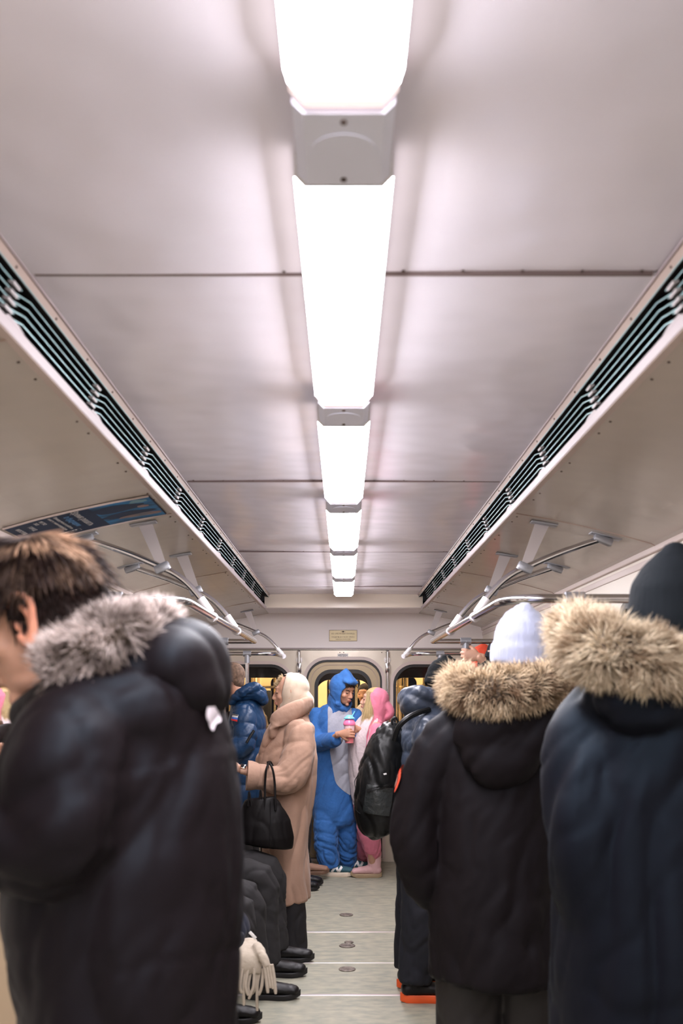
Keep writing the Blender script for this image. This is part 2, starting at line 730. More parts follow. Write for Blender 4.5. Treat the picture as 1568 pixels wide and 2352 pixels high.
# ------------------------------------------------------------------ high ceiling: panels with joints
ceil = group_empty('ceiling', (0, 3, CEIL))
js = [YB, -1.95, 0.03, 2.016, 3.99, 5.975, 7.93, YS]
for a, b in zip(js, js[1:]):
    mb = MB()
    n = 10
    vs, fs = [], []
    for j, y in enumerate((a + 0.004, b - 0.004)):
        for k in range(n + 1):
            x = -0.637 + 1.274 * k / n
            vs.append((x, y, CEIL + 0.004 * math.sin(3.1 * x + a)))
    for j, y in enumerate((a + 0.004, b - 0.004)):
        for k in range(n + 1):
            x = -0.637 + 1.274 * k / n
            vs.append((x, y, CEIL + 0.012))
    for k in range(n):
        fs.append((k, k + 1, n + 1 + k + 1, n + 1 + k))
        fs.append((k, 2 * n + 2 + k, 2 * n + 3 + k, k + 1))
        fs.append((n + 1 + k, n + 2 + k, 3 * n + 4 + k, 3 * n + 3 + k))
    mb.add(vs, fs)
    mb.build('panel', M_CEIL, ceil, False)
for y in js[1:-1]:
    MB().b2((-0.625, y - 0.0045, CEIL - 0.0045), (0.625, y + 0.0045, CEIL + 0.010)).build('joint_seal', M_SEAL, ceil, False)
    mb = MB()
    for k in range(11):
        x = -0.6 + 1.2 * k / 10
        mb.disc((x, y - 0.012, CEIL - 0.001), 0.0035, 0.003, n=8)
    o = mb.build('joint_screws', M_SCREW, ceil)
    o['kind'] = 'stuff'
MB().b2((-0.75, YB, CEIL + 0.014), (0.75, YS, CEIL + 0.03)).build('backing_sheet', M_GAP, ceil)

# low ceiling past the step, and the step face itself
st = group_empty('trim_1', (0, YS, CEIL))
mb = MB()
mb.b2((-0.68, YS, CZ + 0.735), (0.68, YS + 0.02, CEIL + 0.01))
mb.build('step_face', M_STEP, st, False)
mb = MB()
mb.b2((-0.69, YS - 0.012, CZ + 0.728), (0.69, YS + 0.03, CZ + 0.736), 0.003)
mb.build('step_lip', M_TRIM, st, False)
mb = MB()
vs = []
mb.b2((-0.69, YS + 0.03, CZ + 0.735), (0.69, YW, CZ + 0.75))
mb.build('low_panel', M_FRIEZE, st, False)

# ------------------------------------------------------------------ coves (side ceilings)
def cove_sheet(side, a, b, name, m, parent, off=0.0, x0=None, x1=None, nx=10, ny=1, thick=0.01):
    vs, fs = [], []
    xs = [p[0] for p in COVE] if x0 is None else [x0 + (x1 - x0) * k / nx for k in range(nx + 1)]
    for y in (a, b):
        for x in xs:
            vs.append((side * x, y, CZ + cove_z(x) - off))
    for y in (a, b):
        for x in xs:
            vs.append((side * x, y, CZ + cove_z(x) - off + thick))
    n = len(xs)
    for k in range(n - 1):
        fs.append((k, k + 1, n + k + 1, n + k))
        fs.append((2 * n + k, 3 * n + k, 3 * n + k + 1, 2 * n + k + 1))
        fs.append((k, 2 * n + k, 2 * n + k + 1, k + 1))
        fs.append((n + k, n + k + 1, 3 * n + k + 1, 3 * n + k))
    fs.append((0, n, 3 * n, 2 * n))
    fs.append((n - 1, 3 * n - 1, 4 * n - 1, 2 * n - 1))
    return link(name, mesh_of(name, vs, fs), m, parent, False)


cj = [YB, -1.9, 0.07, 2.06, 4.045, 5.99, 7.93, YW]
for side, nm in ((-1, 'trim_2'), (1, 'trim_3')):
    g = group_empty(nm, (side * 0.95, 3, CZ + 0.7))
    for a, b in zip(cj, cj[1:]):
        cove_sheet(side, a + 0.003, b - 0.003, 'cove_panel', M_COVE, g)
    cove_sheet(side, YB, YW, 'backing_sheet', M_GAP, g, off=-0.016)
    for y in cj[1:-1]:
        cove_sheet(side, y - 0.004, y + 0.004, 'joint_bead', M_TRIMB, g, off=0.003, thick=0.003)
    # moulding along the top of the side wall
    mb = MB()
    mb.b2((side * 1.262, YB, CZ + 0.575), (side * 1.290, YW, CZ + 0.60), 0.004)
    mb.build('cornice', M_TRIM, g, False)
    mb = MB()
    mb.b2((side * 1.270, YB, CZ + 0.53), (side * 1.290, YW, CZ + 0.56), 0.003)
    mb.build('cornice_ledge', M_TRIM, g, False)

# ------------------------------------------------------------------ louvred air vents along both sides of the high ceiling
P0, P1 = Vector((0.637, 0, 0.85)), Vector((0.680, 0, 0.726))
fd = (P1 - P0)
FL = fd.length
fd.normalize()
fn_out = Vector((fd.z * -1, 0, fd.x))      # pointing away from the carriage centre (outwards)
if fn_out.x < 0:
    fn_out = -fn_out


def vp(side, t, out, y):
    p = P0 + fd * (FL * t) + fn_out * out
    return Vector((side * p.x, y, CZ + p.z))


def vbox(side, t0, t1, o0, o1, y0, y1):
    mb = MB()
    c = [vp(side, t, o, y) for y in (y0, y1) for (t, o) in ((t0, o0), (t1, o0), (t1, o1), (t0, o1))]
    mb.add(c, [(0, 1, 2, 3), (7, 6, 5, 4), (0, 4, 5, 1), (1, 5, 6, 2), (2, 6, 7, 3), (3, 7, 4, 0)])
    return mb


joints = [1.98 + 0.662 * k for k in range(-5, 10)]
for side in (-1, 1):
    nm = 'left' if side < 0 else 'right'
    g = thing('air_vent', 'long black louvred air vent with pale frame along the %s edge of the ceiling' % nm, 'vent',
              (side * 0.66, 3, CZ + 0.79), 'air vents beside the ceiling panels')
    ya, yb = joints[0], YS
    vbox(side, 0.0, 1.02, 0.055, 0.06, ya, yb).build('housing', M_DARKIN, g, False)
    vbox(side, 0.0, 0.035, -0.006, 0.004, ya, yb).build('bead', M_FLANGE, g, False)
    vbox(side, 0.035, 0.20, -0.001, 0.004, ya, yb).build('upper_rail', M_TRIMB, g, False)
    vbox(side, 0.185, 0.20, -0.003, -0.001, ya, yb).build('rail_edge', M_SLATE, g, False)
    vbox(side, 0.20, 0.205, 0.0, 0.055, ya, yb).build('inner_wall', M_DARKIN, g, False)
    vbox(side, 0.845, 1.0, -0.012, 0.004, ya, yb).build('lower_rail', M_FLANGE, g, False)
    vbox(side, 1.0, 1.02, -0.010, 0.075, ya, yb).build('lower_flange', M_TRIMB, g, False)
    # one blade, shared by every repeat of this side
    path = [(0.014, 0.0), (0.0135, 0.012), (0.0, 0.095), (0.0, 0.60), (-0.002, 0.70)]
    vs, fs = [], []
    prof = [(-0.0012, 0.0), (0.0012, 0.0), (0.0012, 0.0015), (0.0007, 0.034), (-0.0007, 0.034), (-0.0012, 0.0015)]
    for s_, y in path:
        for a, o in prof:
            p = fd * (s_ + a - o * 0.25) + fn_out * o
            vs.append((side * p.x, y, p.z))
    n = len(prof)
    mats_i = []
    for i in range(len(path) - 1):
        for k in range(n):
            fs.append((i * n + k, i * n + (k + 1) % n, (i + 1) * n + (k + 1) % n, (i + 1) * n + k))
            mats_i.append(1 if k == 0 else 0)
    fs.append(tuple(range(n)))
    fs.append(tuple((len(path) - 1) * n + k for k in range(n - 1, -1, -1)))
    mats_i += [1, 1]
    blade = mesh_of('slat', vs, fs)
    blade.materials.append(M_SLAT)
    blade.materials.append(M_SLATE)
    blade.polygons.foreach_set('material_index', mats_i)
    for ji, yj in enumerate(joints[:-1]):
        for t in (0.305, 0.43, 0.555, 0.68):
            o = bpy.data.objects.new('slat', blade)
            COL.objects.link(o)
            o.parent = g
            o.matrix_parent_inverse = world_of(g).inverted()
            o.location = vp(side, t, 0.002, yj)
        mb = MB()
        for t in (0.315, 0.44, 0.565, 0.69):
            c = [vp(side, t + dt, oo, yy) for yy in (yj - 0.02, yj + 0.02) for (dt, oo) in ((-0.02, -0.002), (0.03, -0.002), (0.03, 0.01), (-0.02, 0.01))]
            mb.add(c, [(0, 1, 2, 3), (7, 6, 5, 4), (0, 4, 5, 1), (1, 5, 6, 2), (2, 6, 7, 3), (3, 7, 4, 0)])
        o = mb.build('slat_clip', M_BRACK, g, False)
        # tab on the lower rail
        c = [vp(side, 0.845, -0.0125, yj - 0.03), vp(side, 0.845, -0.0125, yj + 0.09), vp(side, 0.80, -0.0125, yj + 0.045), vp(side, 0.80, -0.0125, yj - 0.02)]
        c += [q + Vector((side * 0.012, 0, 0)) for q in c]
        mb = MB()
        mb.add(c, [(0, 1, 2, 3), (7, 6, 5, 4), (0, 4, 5, 1), (1, 5, 6, 2), (2, 6, 7, 3), (3, 7, 4, 0)])
        mb.build('rail_tab', M_FLANGE, g, False)
    mb = MB()
    y = 0.6
    while y < YS - 0.1:
        p = vp(side, 0.12, -0.002, y)
        mb.disc(p, 0.0028, 0.003, axis='x', n=8)
        y += 0.27
    o = mb.build('rail_screws', M_SCREW, g)
    o['kind'] = 'stuff'
    mb = MB()
    y = 0.75
    k = 0
    while y < YS - 0.1:
        x = 0.715
        mb.disc((side * x, y, CZ + cove_z(x) - 0.001), 0.0035, 0.003, n=8)
        k += 1
        y += 0.12 if k % 2 else 0.36
    o = mb.build('flange_screws', M_SCREW, g)
    o['kind'] = 'stuff'

# ------------------------------------------------------------------ floor
fl = group_empty('floor', (0, 3, 0))
fy = [YB, -1.0, 0.3, 1.5, 2.75, 3.95, 5.108, 5.717, 6.457, 7.076, 7.61, YW]
for a, b in zip(fy, fy[1:]):
    mb = MB()
    mb.b2((-XW, a + 0.0025, -0.02), (XW, b - 0.0025, 0.0))
    mb.build('floor_panel', M_FLOOR, fl, False)
MB().b2((-XW, YB, -0.04), (XW, YW, -0.008)).build('subfloor', M_GAP, fl, False)
for y, w in ((5.108, 0.012), (6.457, 0.010), (5.717, 0.004), (2.75, 0.012), (3.95, 0.010)):
    mb = MB()
    mb.b2((-XW + 0.01, y - w, -0.006), (XW - 0.01, y + w, 0.0025), 0.001)
    mb.build('joint_strip', M_STRIP, fl, False)
for (px, py, r) in ((797, 2227, 0.045), (797, 2173, 0.047), (801, 2165, 0.026), (795, 2102, 0.045)):
    Y = CZ * F / (py - HY)
    x = (px - CX) * Y / F
    mb = MB()
    mb.disc((x, Y, 0.001), r, 0.006, n=28)
    mb.tube([(x + r * math.cos(a), Y + r * math.sin(a), 0.003) for a in [2 * math.pi * k / 24 for k in range(24)]], 0.003, n=6, closed=True)
    mb.b2((x - r * 0.5, Y - 0.004, 0.002), (x + r * 0.5, Y + 0.004, 0.006))
    mb.build('hatch_cap', M_CAP, fl, True)

# ------------------------------------------------------------------ side walls with windows and sliding doors
def side_place(side):
    return lambda u, v, w: (side * (XW + 0.02 + w), u, v)


SEC = [(-1.3, -0.1), (0.1, 1.3), (3.55, 4.60), (4.80, 5.85)]
DOORS = [(1.72, 3.02), (6.33, 7.63)]
wn = 0
dn = 0
for side, nm in ((-1, 'wall_left'), (1, 'wall_right')):
    holes = [rrect(a, b, 1.02, 1.95, 0.09) for a, b in SEC] + [rrect(a, b, 0.0 + 0.02, 1.96, 0.12, rb=0.01) for a, b in DOORS]
    plate(nm, [(YB, 0), (YW, 0), (YW, 2.16), (YB, 2.16)], holes, 0.04, side_place(side), M_WALL, None, 'structure')
    for (a, b) in SEC:
        wn += 1
        g = group_empty('window_%d' % wn, (side * XW, (a + b) / 2, 1.5))
        plate('rubber_gasket', rrect(a - 0.012, b + 0.012, 1.008, 1.962, 0.10), [rrect(a + 0.02, b - 0.02, 1.04, 1.93, 0.08)], 0.05, side_place(side), M_RUBBER, g)
        plate('pane', rrect(a + 0.018, b - 0.018, 1.038, 1.932, 0.08), [], 0.006, side_place(side), M_GLASS, g)
        mb = MB().b2((side * (XW + 0.005), a + 0.03, 1.62), (side * (XW + 0.03), b - 0.03, 1.645), 0.003)
        mb.build('transom', M_CLAMP, g)
    for (a, b) in DOORS:
        dn += 1
        g = group_empty('door_%d' % dn, (side * XW, (a + b) / 2, 0))
        mid = (a + b) / 2
        for (u0, u1) in ((a + 0.005, mid - 0.006), (mid + 0.006, b - 0.005)):
            lf = plate('door_leaf', rrect(u0, u1, 0.025, 1.95, 0.02), [rrect(u0 + 0.13, u1 - 0.11, 1.05, 1.78, 0.07)], 0.03,
                       lambda u, v, w, s=side: (s * (XW + 0.035 + w), u, v), M_WALL, g)
            plate('door_glass', rrect(u0 + 0.125, u1 - 0.105, 1.045, 1.785, 0.07), [], 0.006,
                  lambda u, v, w, s=side: (s * (XW + 0.035 + w), u, v), M_GLASS, lf)
        mb = MB().b2((side * (XW + 0.018), mid - 0.012, 0.03), (side * (XW + 0.052), mid + 0.012, 1.94), 0.003)
        mb.build('door_seal', M_RUBBER, g)

# plain wall right behind everything, closes the carriage
plate('wall_back', [(-XW, 0), (XW, 0), (XW, 2.42), (-XW, 2.42)], [], 0.04, lambda u, v, w: (u, YB - 0.03 + w, v), M_WALL, None, 'structure')

# ------------------------------------------------------------------ end wall
def end_place(dy=0.0):
    return lambda u, v, w: (u, YW + 0.025 + dy + w, v)


ZS = CZ + 0.408        # seam between the pale frieze and the metal wall
plate('wall_end', [(-XW, 0), (XW, 0), (XW, ZS), (-XW, ZS)],
      [rrect(-1.17, -0.48, 0.95, 1.815, 0.19, rb=0.08), rrect(0.455, 1.17, 0.95, 1.815, 0.19, rb=0.08),
       rrect(-0.345, 0.352, 0.02, 1.855, 0.19, rb=0.02)], 0.05, end_place(), M_ENDWALL, None, 'structure')
g = group_empty('trim_4', (0, YW, ZS))
top = [(x, CZ + cove_z(x)) for x in (1.276, 1.249, 1.12, 0.986, 0.843, 0.69)]
poly = [(-XW, ZS + 0.004), (XW, ZS + 0.004)] + [(x, z + 0.012) for x, z in top] + [(-x, z + 0.012) for x, z in reversed(top)]
plate('frieze_panel', poly, [], 0.03, lambda u, v, w: (u, YW + 0.012 + w, v), M_FRIEZE, g)
MB().b2((-XW, YW - 0.012, ZS - 0.002), (XW, YW + 0.0, ZS + 0.008), 0.002).build('frieze_bead', M_FLANGE, g, False)
MB().b2((-XW, YW - 0.006, ZS - 0.014), (XW, YW, ZS - 0.008)).build('dark_groove', M_INK, g, False)
mb = MB()
for x in (-0.41, -0.035, 0.0, 0.35, 0.39):
    mb.disc((x, YW - 0.002, ZS - 0.035), 0.005, 0.004, axis='y', n=8)
o = mb.build('screws', M_SCREW, g)
o['kind'] = 'stuff'
# raised rims round the openings
for (nm, x0, x1, z0, z1, r, rb) in (('window_9', -1.17, -0.48, 0.95, 1.815, 0.19, 0.08), ('window_10', 0.455, 1.17, 0.95, 1.815, 0.19, 0.08)):
    g = group_empty(nm, ((x0 + x1) / 2, YW, 1.4))
    plate('rim', rrect(x0 - 0.03, x1 + 0.03, z0 - 0.03, z1 + 0.03, r + 0.03, rb=rb + 0.03), [rrect(x0, x1, z0, z1, r, rb=rb)], 0.012, lambda u, v, w: (u, YW - 0.004 + w, v), M_TRIM, g)
    plate('rubber_gasket', rrect(x0, x1, z0, z1, r, rb=rb), [rrect(x0 + 0.026, x1 - 0.026, z0 + 0.026, z1 - 0.026, r - 0.02, rb=rb - 0.02)], 0.055, end_place(), M_RUBBER, g)
    plate('pane', rrect(x0 + 0.02, x1 - 0.02, z0 + 0.02, z1 - 0.02, r - 0.02, rb=rb - 0.02), [], 0.005, end_place(), M_GLASS, g)
g = group_empty('door_5', (0, YW, 0))
plate('door_rim', rrect(-0.375, 0.382, 0.02, 1.885, 0.22, rb=0.02), [rrect(-0.345, 0.352, 0.03, 1.855, 0.19, rb=0.01)], 0.014, lambda u, v, w: (u, YW - 0.005 + w, v), M_TRIM, g)
plate('door_gasket', rrect(-0.345, 0.352, 0.02, 1.855, 0.19, rb=0.02), [rrect(-0.328, 0.335, 0.035, 1.838, 0.175, rb=0.02)], 0.05, end_place(), M_RUBBER, g)
lf = plate('door_leaf', rrect(-0.328, 0.335, 0.035, 1.838, 0.175, rb=0.02), [rrect(-0.265, 0.255, 0.93, 1.765, 0.15, rb=0.06)], 0.03, end_place(0.01), M_DOORGOLD, g)
plate('glass_gasket', rrect(-0.268, 0.258, 0.927, 1.768, 0.153, rb=0.06), [rrect(-0.236, 0.226, 0.955, 1.733, 0.12, rb=0.04)], 0.05, end_place(0.005), M_RUBBER, lf)
plate('glass', rrect(-0.24, 0.23, 0.95, 1.738, 0.12, rb=0.04), [], 0.005, end_place(0.01), M_GLASS, lf)
plate('door_moulding', rrect(-0.305, 0.312, 0.06, 1.812, 0.165, rb=0.03), [rrect(-0.300, 0.307, 0.065, 1.807, 0.16, rb=0.03)], 0.034, end_place(0.008), M_TRIMB, g)

# two upright grab bars beside the door
for x, w in ((-0.407, 'left'), (0.40, 'right')):
    t = thing('upright_grab_bar', 'short chrome upright bar on the end wall just %s of the gangway door' % w, 'bar', (x, YW, 0.9), 'upright bars beside the gangway door')
    mb = MB()
    mb.tube(smooth_path([(x, YW - 0.005, 1.855), (x, YW - 0.045, 1.862), (x, YW - 0.055, 1.84), (x, YW - 0.055, 0.55), (x, YW - 0.045, 0.52), (x, YW - 0.005, 0.525)], 5), 0.0145, n=14)
    mb.build('bar', M_CHROME, t)
    for z in (1.78, 0.58):
        MB().b2((x - 0.02, YW - 0.07, z - 0.045), (x + 0.02, YW, z + 0.045), 0.006).build('bracket', M_CHROME, t)
    for z in (1.855, 0.525):
        MB().disc((x, YW - 0.006, z), 0.03, 0.010, axis='y').build('end_flange', M_CHROME, t)

# brass maker's plate and car number
t = thing('maker_plate', 'brass coloured plate with dark lettering on the pale frieze above the door', 'plate', (-0.008, YW - 0.002, 2.082))
c = Vector((-0.005, YW - 0.006, CZ + (HY - 1460) / 250.0))
MB().box(c, (0.256, 0.004, 0.102), 0.001).build('sheet', M_GOLD, t, False)
mb = MB()
for (a, b) in (((-0.128, -0.051), (0.128, -0.048)), ((-0.128, 0.048), (0.128, 0.051)), ((-0.128, -0.051), (-0.125, 0.051)), ((0.125, -0.051), (0.128, 0.051))):
    mb.b2((c.x + a[0], c.y - 0.0032, c.z + a[1]), (c.x + b[0], c.y - 0.002, c.z + b[1]))
mb.build('border', M_SCREW, t, False)
X, Zv, Yn = Vector((1, 0, 0)), Vector((0, 0, 1)), Vector((0, -1, 0))
for s_, dz, sz, sx in (('АО «МЕТРОВАГОНМАШ»', 0.017, 0.017, 1.05), ('МОДЕЛЬ 81-714.5М  №0731', -0.014, 0.017, 0.98), ('СДЕЛАНО В РОССИИ', -0.034, 0.013, 1.0)):
    text_obj('lettering', s_, sz, frame((c.x, c.y - 0.003, c.z + dz), X, Zv, Yn), M_INK, t, sx=sx)
mb = MB()
mb.disc((c.x, c.y - 0.003, c.z + 0.036), 0.007, 0.001, axis='y')
for s_ in (-1, 1):
    for k, w in enumerate((0.022, 0.015)):
        mb.b2((c.x + s_ * 0.005, c.y - 0.0035, c.z + 0.033 + 0.004 * k), (c.x + s_ * w, c.y - 0.0025, c.z + 0.035 + 0.004 * k))
mb.build('winged_emblem', M_INK, t, False)
for s_ in (-1, 1):
    MB().disc((c.x + s_ * 0.119, c.y - 0.004, c.z), 0.004, 0.003, axis='y', n=10).build('rivet', M_GOLD, t)
t = thing('number_plate', 'small white car number plate reading 0731 above the gangway door', 'plate', (-0.006, YW - 0.002, 1.895))
c = Vector((-0.008, YW - 0.006, CZ + (HY - 1506) / 250.0))
MB().box(c, (0.098, 0.004, 0.036), 0.001).build('sheet', M_WHITE, t, False)
text_obj('digits', '•0731•', 0.030, frame((c.x, c.y - 0.003, c.z + 0.002), X, Zv, Yn), M_INK, t, sx=1.05)

# ------------------------------------------------------------------ hand rails over the seats
ZR = CZ + 0.316
XR = 0.54


def arc_pts(c0, c1, c2, n=8):
    """quadratic bend"""
    c0, c1, c2 = Vector(c0), Vector(c1), Vector(c2)
    return [(c0 * (1 - t) ** 2 + c1 * 2 * t * (1 - t) + c2 * t * t) for t in [k / n for k in range(n + 1)]]


def support(g, side, Y, xr=XR):
    s = side
    pts = [(s * 1.075, Y, CZ + 0.642)] + [(s * 0.90, Y, CZ + 0.583), (s * 0.756, Y, CZ + 0.522), (s * 0.70, Y, CZ + 0.495),
           (s * 0.648, Y, CZ + 0.455), (s * 0.595, Y, CZ + 0.395), (s * 0.562, Y, CZ + 0.345), (s * (xr + 0.005), Y, ZR + 0.006)]
    if xr != XR:
        pts = [(s * (abs(p[0]) + (xr - XR) * min(1, (1.075 - abs(p[0])) / 0.4)), p[1], p[2]) for p in pts]
    MB().tube(smooth_path(pts, 6), 0.0135, n=12).build('support_tube', M_CHROME, g)
    a, b = Vector(pts[-1]), Vector(pts[-3])
    d = (b - a).normalized()
    cl = MB()
    cl.tube([a + d * 0.012, a + d * 0.085], 0.018, n=14)
    cl.tube([Vector((a.x, Y - 0.022, ZR)), Vector((a.x, Y + 0.022, ZR))], 0.022, n=16)
    cl.build('joint_collar', M_WHITEMETAL, g)
    # channel bracket on the cove
    mb = MB()
    x = 1.075
    mb.box((s * (x + 0.01), Y, CZ + cove_z(x) - 0.004), (0.13, 0.055, 0.008), 0.002, Matrix.Rotation(s * 0.23, 4, 'Y'))
    mb.box((s * x, Y, CZ + cove_z(x) - 0.020), (0.08, 0.035, 0.03), 0.006, Matrix.Rotation(s * 0.35, 4, 'Y'))
    mb.build('end_bracket', M_CLAMP, g)
    # flat hanger plate
    x = 0.83
    zt = CZ + cove_z(x)
    mb = MB()
    mb.box((s * x, Y, zt - 0.005), (0.11, 0.05, 0.010), 0.002, Matrix.Rotation(s * 0.17, 4, 'Y'))
    mb.build('hanger_foot', M_CLAMP, g)
    mb = MB()
    w = 0.0015
    q = [(s * 0.855, zt - 0.008), (s * 0.795, zt - 0.005), (s * 0.728, CZ + 0.505), (s * 0.775, CZ + 0.525)]
    vs = [(x_, Y + 0.016 + dy, z_) for dy in (-w, w) for x_, z_ in q]
    mb.add(vs, [(0, 1, 2, 3), (7, 6, 5, 4), (0, 4, 5, 1), (1, 5, 6, 2), (2, 6, 7, 3), (3, 7, 4, 0)])
    mb.build('hanger_plate', M_STRAPM, g, False)
    c = Vector((s * 0.752, Y, CZ + 0.520))
    R = Matrix.Rotation(s * 0.42, 4, 'Y')
    mb = MB()
    mb.box(c, (0.065, 0.034, 0.036), 0.006, R)
    mb.disc((c.x, c.y - 0.019, c.z), 0.006, 0.006, axis='y', n=10)
    mb.build('tube_clamp', M_CLAMP, g)


def tee(g, x, Y):
    mb = MB()
    mb.tube([(x - 0.032, Y, ZR), (x + 0.032, Y, ZR)], 0.023, n=16)
    mb.tube([(x, Y, ZR), (x, Y, ZR - 0.075)], 0.021, n=16)
    mb.disc((x, Y - 0.024, ZR), 0.006, 0.006, axis='y', n=10)
    mb.build('tee_clamp', M_CLAMP, g)
    MB().tube([(x, Y, ZR - 0.06), (x, Y, 0.002)], 0.0155, n=14).build('pole', M_CHROME, g)


Y1, Y2 = 3.33, 6.08
for side in (-1, 1):
    s = side
    w = 'left' if s < 0 else 'right'
    g = thing('hand_rail', 'long chrome hand rail loop hanging over the %s hand seats with support tubes' % w, 'rail', (s * 0.8, 4.7, 0), 'chrome hand rails')
    pts = [(s * XW, Y1, ZR), (s * 0.80, Y1, ZR)] + arc_pts((s * 0.68, Y1 - 0.005, ZR), (s * 0.545, Y1, ZR), (s * XR, Y1 + 0.17, ZR)) + \
        [(s * XR, 4.5, ZR), (s * XR, Y2 - 0.05, ZR)] + arc_pts((s * XR, Y2 - 0.03, ZR), (s * XR, Y2, ZR), (s * (XR + 0.03), Y2, ZR), 5)[1:] + [(s * XW, Y2, ZR)]
    MB().tube(pts, 0.0155, n=14).build('rail', M_CHROME, g)
    support(g, s, 4.13)
    support(g, s, 5.07)
    tee(g, s * 0.772, Y1)
    tee(g, s * (0.736 if s < 0 else 0.745), Y2)
    # far rail by the end wall
    g = thing('hand_rail', 'short chrome hand rail near the end wall on the %s, with one curved support' % w, 'rail', (s * 0.8, 8.2, 0), 'chrome hand rails')
    ya, ye = 7.97, 8.55
    pts = [(s * XW, ya, ZR + 0.004), (s * 0.80, ya, ZR)] + arc_pts((s * 0.69, ya - 0.005, ZR), (s * 0.56, ya, ZR), (s * 0.545, ya + 0.17, ZR)) + [(s * 0.525, ye, ZR)]
    MB().tube(pts, 0.0155, n=14).build('rail', M_CHROME, g)
    support(g, s, ye, 0.525)
    tee(g, s * 0.772, ya)

# ------------------------------------------------------------------ benches and partitions
for side in (-1, 1):
    w = 'left' if side < 0 else 'right'
    for (a, b, wh) in ((3.42, 6.0, 'long'), (8.05, 9.08, 'short')):
        t = thing('bench', '%s brown padded bench along the %s wall%s' % (wh, w, ' below the windows' if wh == 'long' else ' beside the end wall'), 'bench', (side * 1.0, (a + b) / 2, 0), 'benches along the walls')
        n = 6 if wh == 'long' else 3
        for k in range(n):
            u0 = a + (b - a) * k / n
            u1 = a + (b - a) * (k + 1) / n
            MB().b2((side * 0.80, u0 + 0.004, 0.38), (side * 1.20, u1 - 0.004, 0.455), 0.02).build('seat_cushion', M_SEAT, t)
            MB().b2((side * 1.165, u0 + 0.004, 0.47), (side * 1.262, u1 - 0.004, 0.92), 0.02).build('back_cushion', M_SEAT, t)
        MB().b2((side * 0.86, a + 0.01, 0.0), (side * 1.27, b - 0.01, 0.375)).build('heater_box', M_PART, t)
    for (y, wh) in ((3.36, 'nearest'), (6.06, 'middle'), (8.0, 'farthest')):
        t = thing('partition', '%s cream partition panel at the end of the %s bench' % (wh, w), 'partition', (side * 1.02, y, 0), 'bench end partitions')
        plate('panel', rrect(side * 1.02 - 0.25, side * 1.02 + 0.25, 0.08, 0.98, 0.10), [], 0.02, lambda u, v, ww, y=y: (u, y + ww, v), M_PART, t)
        mb = MB()
        mb.tube([(q[0], y, q[1]) for q in rrect(side * 1.02 - 0.25, side * 1.02 + 0.25, 0.08, 0.98, 0.10, n=5)], 0.011, n=8, closed=True)
        mb.build('edge_tube', M_CLAMP, t)

# ------------------------------------------------------------------ poster on the left cove
PA, PB = 3.655, 4.020
M_POST = mat('poster_print', (0.028, 0.045, 0.085), rough=0.6, spec=0.15, var=(3, 0.15))
M_POSTB = mat('poster_blue', (0.03, 0.16, 0.34), rough=0.6, spec=0.15, var=(9, 0.7), base2=(0.03, 0.05, 0.075), stretch=(1, 2.2, 1))
M_POSTC = mat('poster_blue_letters', (0.06, 0.20, 0.40), rough=0.4)
M_POSTW = mat('poster_pale_letters', (0.42, 0.40, 0.39), rough=0.4)
M_POSTR = mat('poster_red', (0.40, 0.05, 0.04), rough=0.4)
M_POSTF = mat('poster_rock', (0.25, 0.12, 0.09), rough=0.4, var=(14, 0.6), base2=(0.03, 0.05, 0.075))
t = thing('poster', 'dark blue advertising poster with pale lettering on the left cove', 'poster', (-0.98, 3.84, CZ + 0.67))
cove_sheet(-1, PA, PB, 'sheet', M_POST, t, off=0.006, x0=0.715, x1=1.25, nx=14, thick=0.004)
cove_sheet(-1, PA + 0.002, PB - 0.002, 'picture', M_POSTB, t, off=0.0065, x0=0.718, x1=0.94, nx=8, thick=0.0003)


def blob_on_cove(name, m, cx, cy, rx, ry, off, seed, n=26):
    vs, fs = [], []
    vs.append((-cx, cy, CZ + cove_z(cx) - off))
    for k in range(n):
        a = 2 * math.pi * k / n
        q = 1 + 0.35 * noise.noise((math.cos(a) * 1.7 + seed, math.sin(a) * 1.7, seed))
        x = max(0.722, min(1.24, cx + rx * q * math.cos(a)))
        y = max(PA + 0.004, min(PB - 0.004, cy + ry * q * math.sin(a)))
        vs.append((-x, y, CZ + cove_z(x) - off))
    for k in range(n):
        fs.append((0, 1 + k, 1 + (k + 1) % n))
    link(name, mesh_of(name, vs, fs), m, t, False)


blob_on_cove('dark_shape', M_POST, 0.86, 3.76, 0.10, 0.055, 0.0072, 1)
blob_on_cove('dark_shape', M_POST, 0.84, 3.88, 0.11, 0.04, 0.0072, 5)
blob_on_cove('bright_shape', M_POSTF, 0.80, 3.935, 0.09, 0.030, 0.0076, 9)
blob_on_cove('bright_shape', mat('poster_cyan', (0.10, 0.30, 0.38), rough=0.4), 0.765, 3.70, 0.035, 0.025, 0.0074, 3)
blob_on_cove('bright_shape', M_POSTF, 0.765, 3.79, 0.025, 0.018, 0.0078, 4)


def poster_text(s_, x, y, size, m, rot=False, sx=1.0):
    z = CZ + cove_z(x) - 0.0085
    slope = (cove_z(x - 0.02) - cove_z(x + 0.02)) / 0.04
    upv = Vector((1, 0, slope)).normalized()
    if not rot:
        Mx = frame((-x, y, z), Vector((0, 1, 0)), upv, Vector((0, 1, 0)).cross(upv))
    else:
        Mx = frame((-x, y, z), upv, Vector((0, -1, 0)), upv.cross(Vector((0, -1, 0))))
    text_obj('lettering', s_, size, Mx, m, t, depth=0.0003, sx=sx)


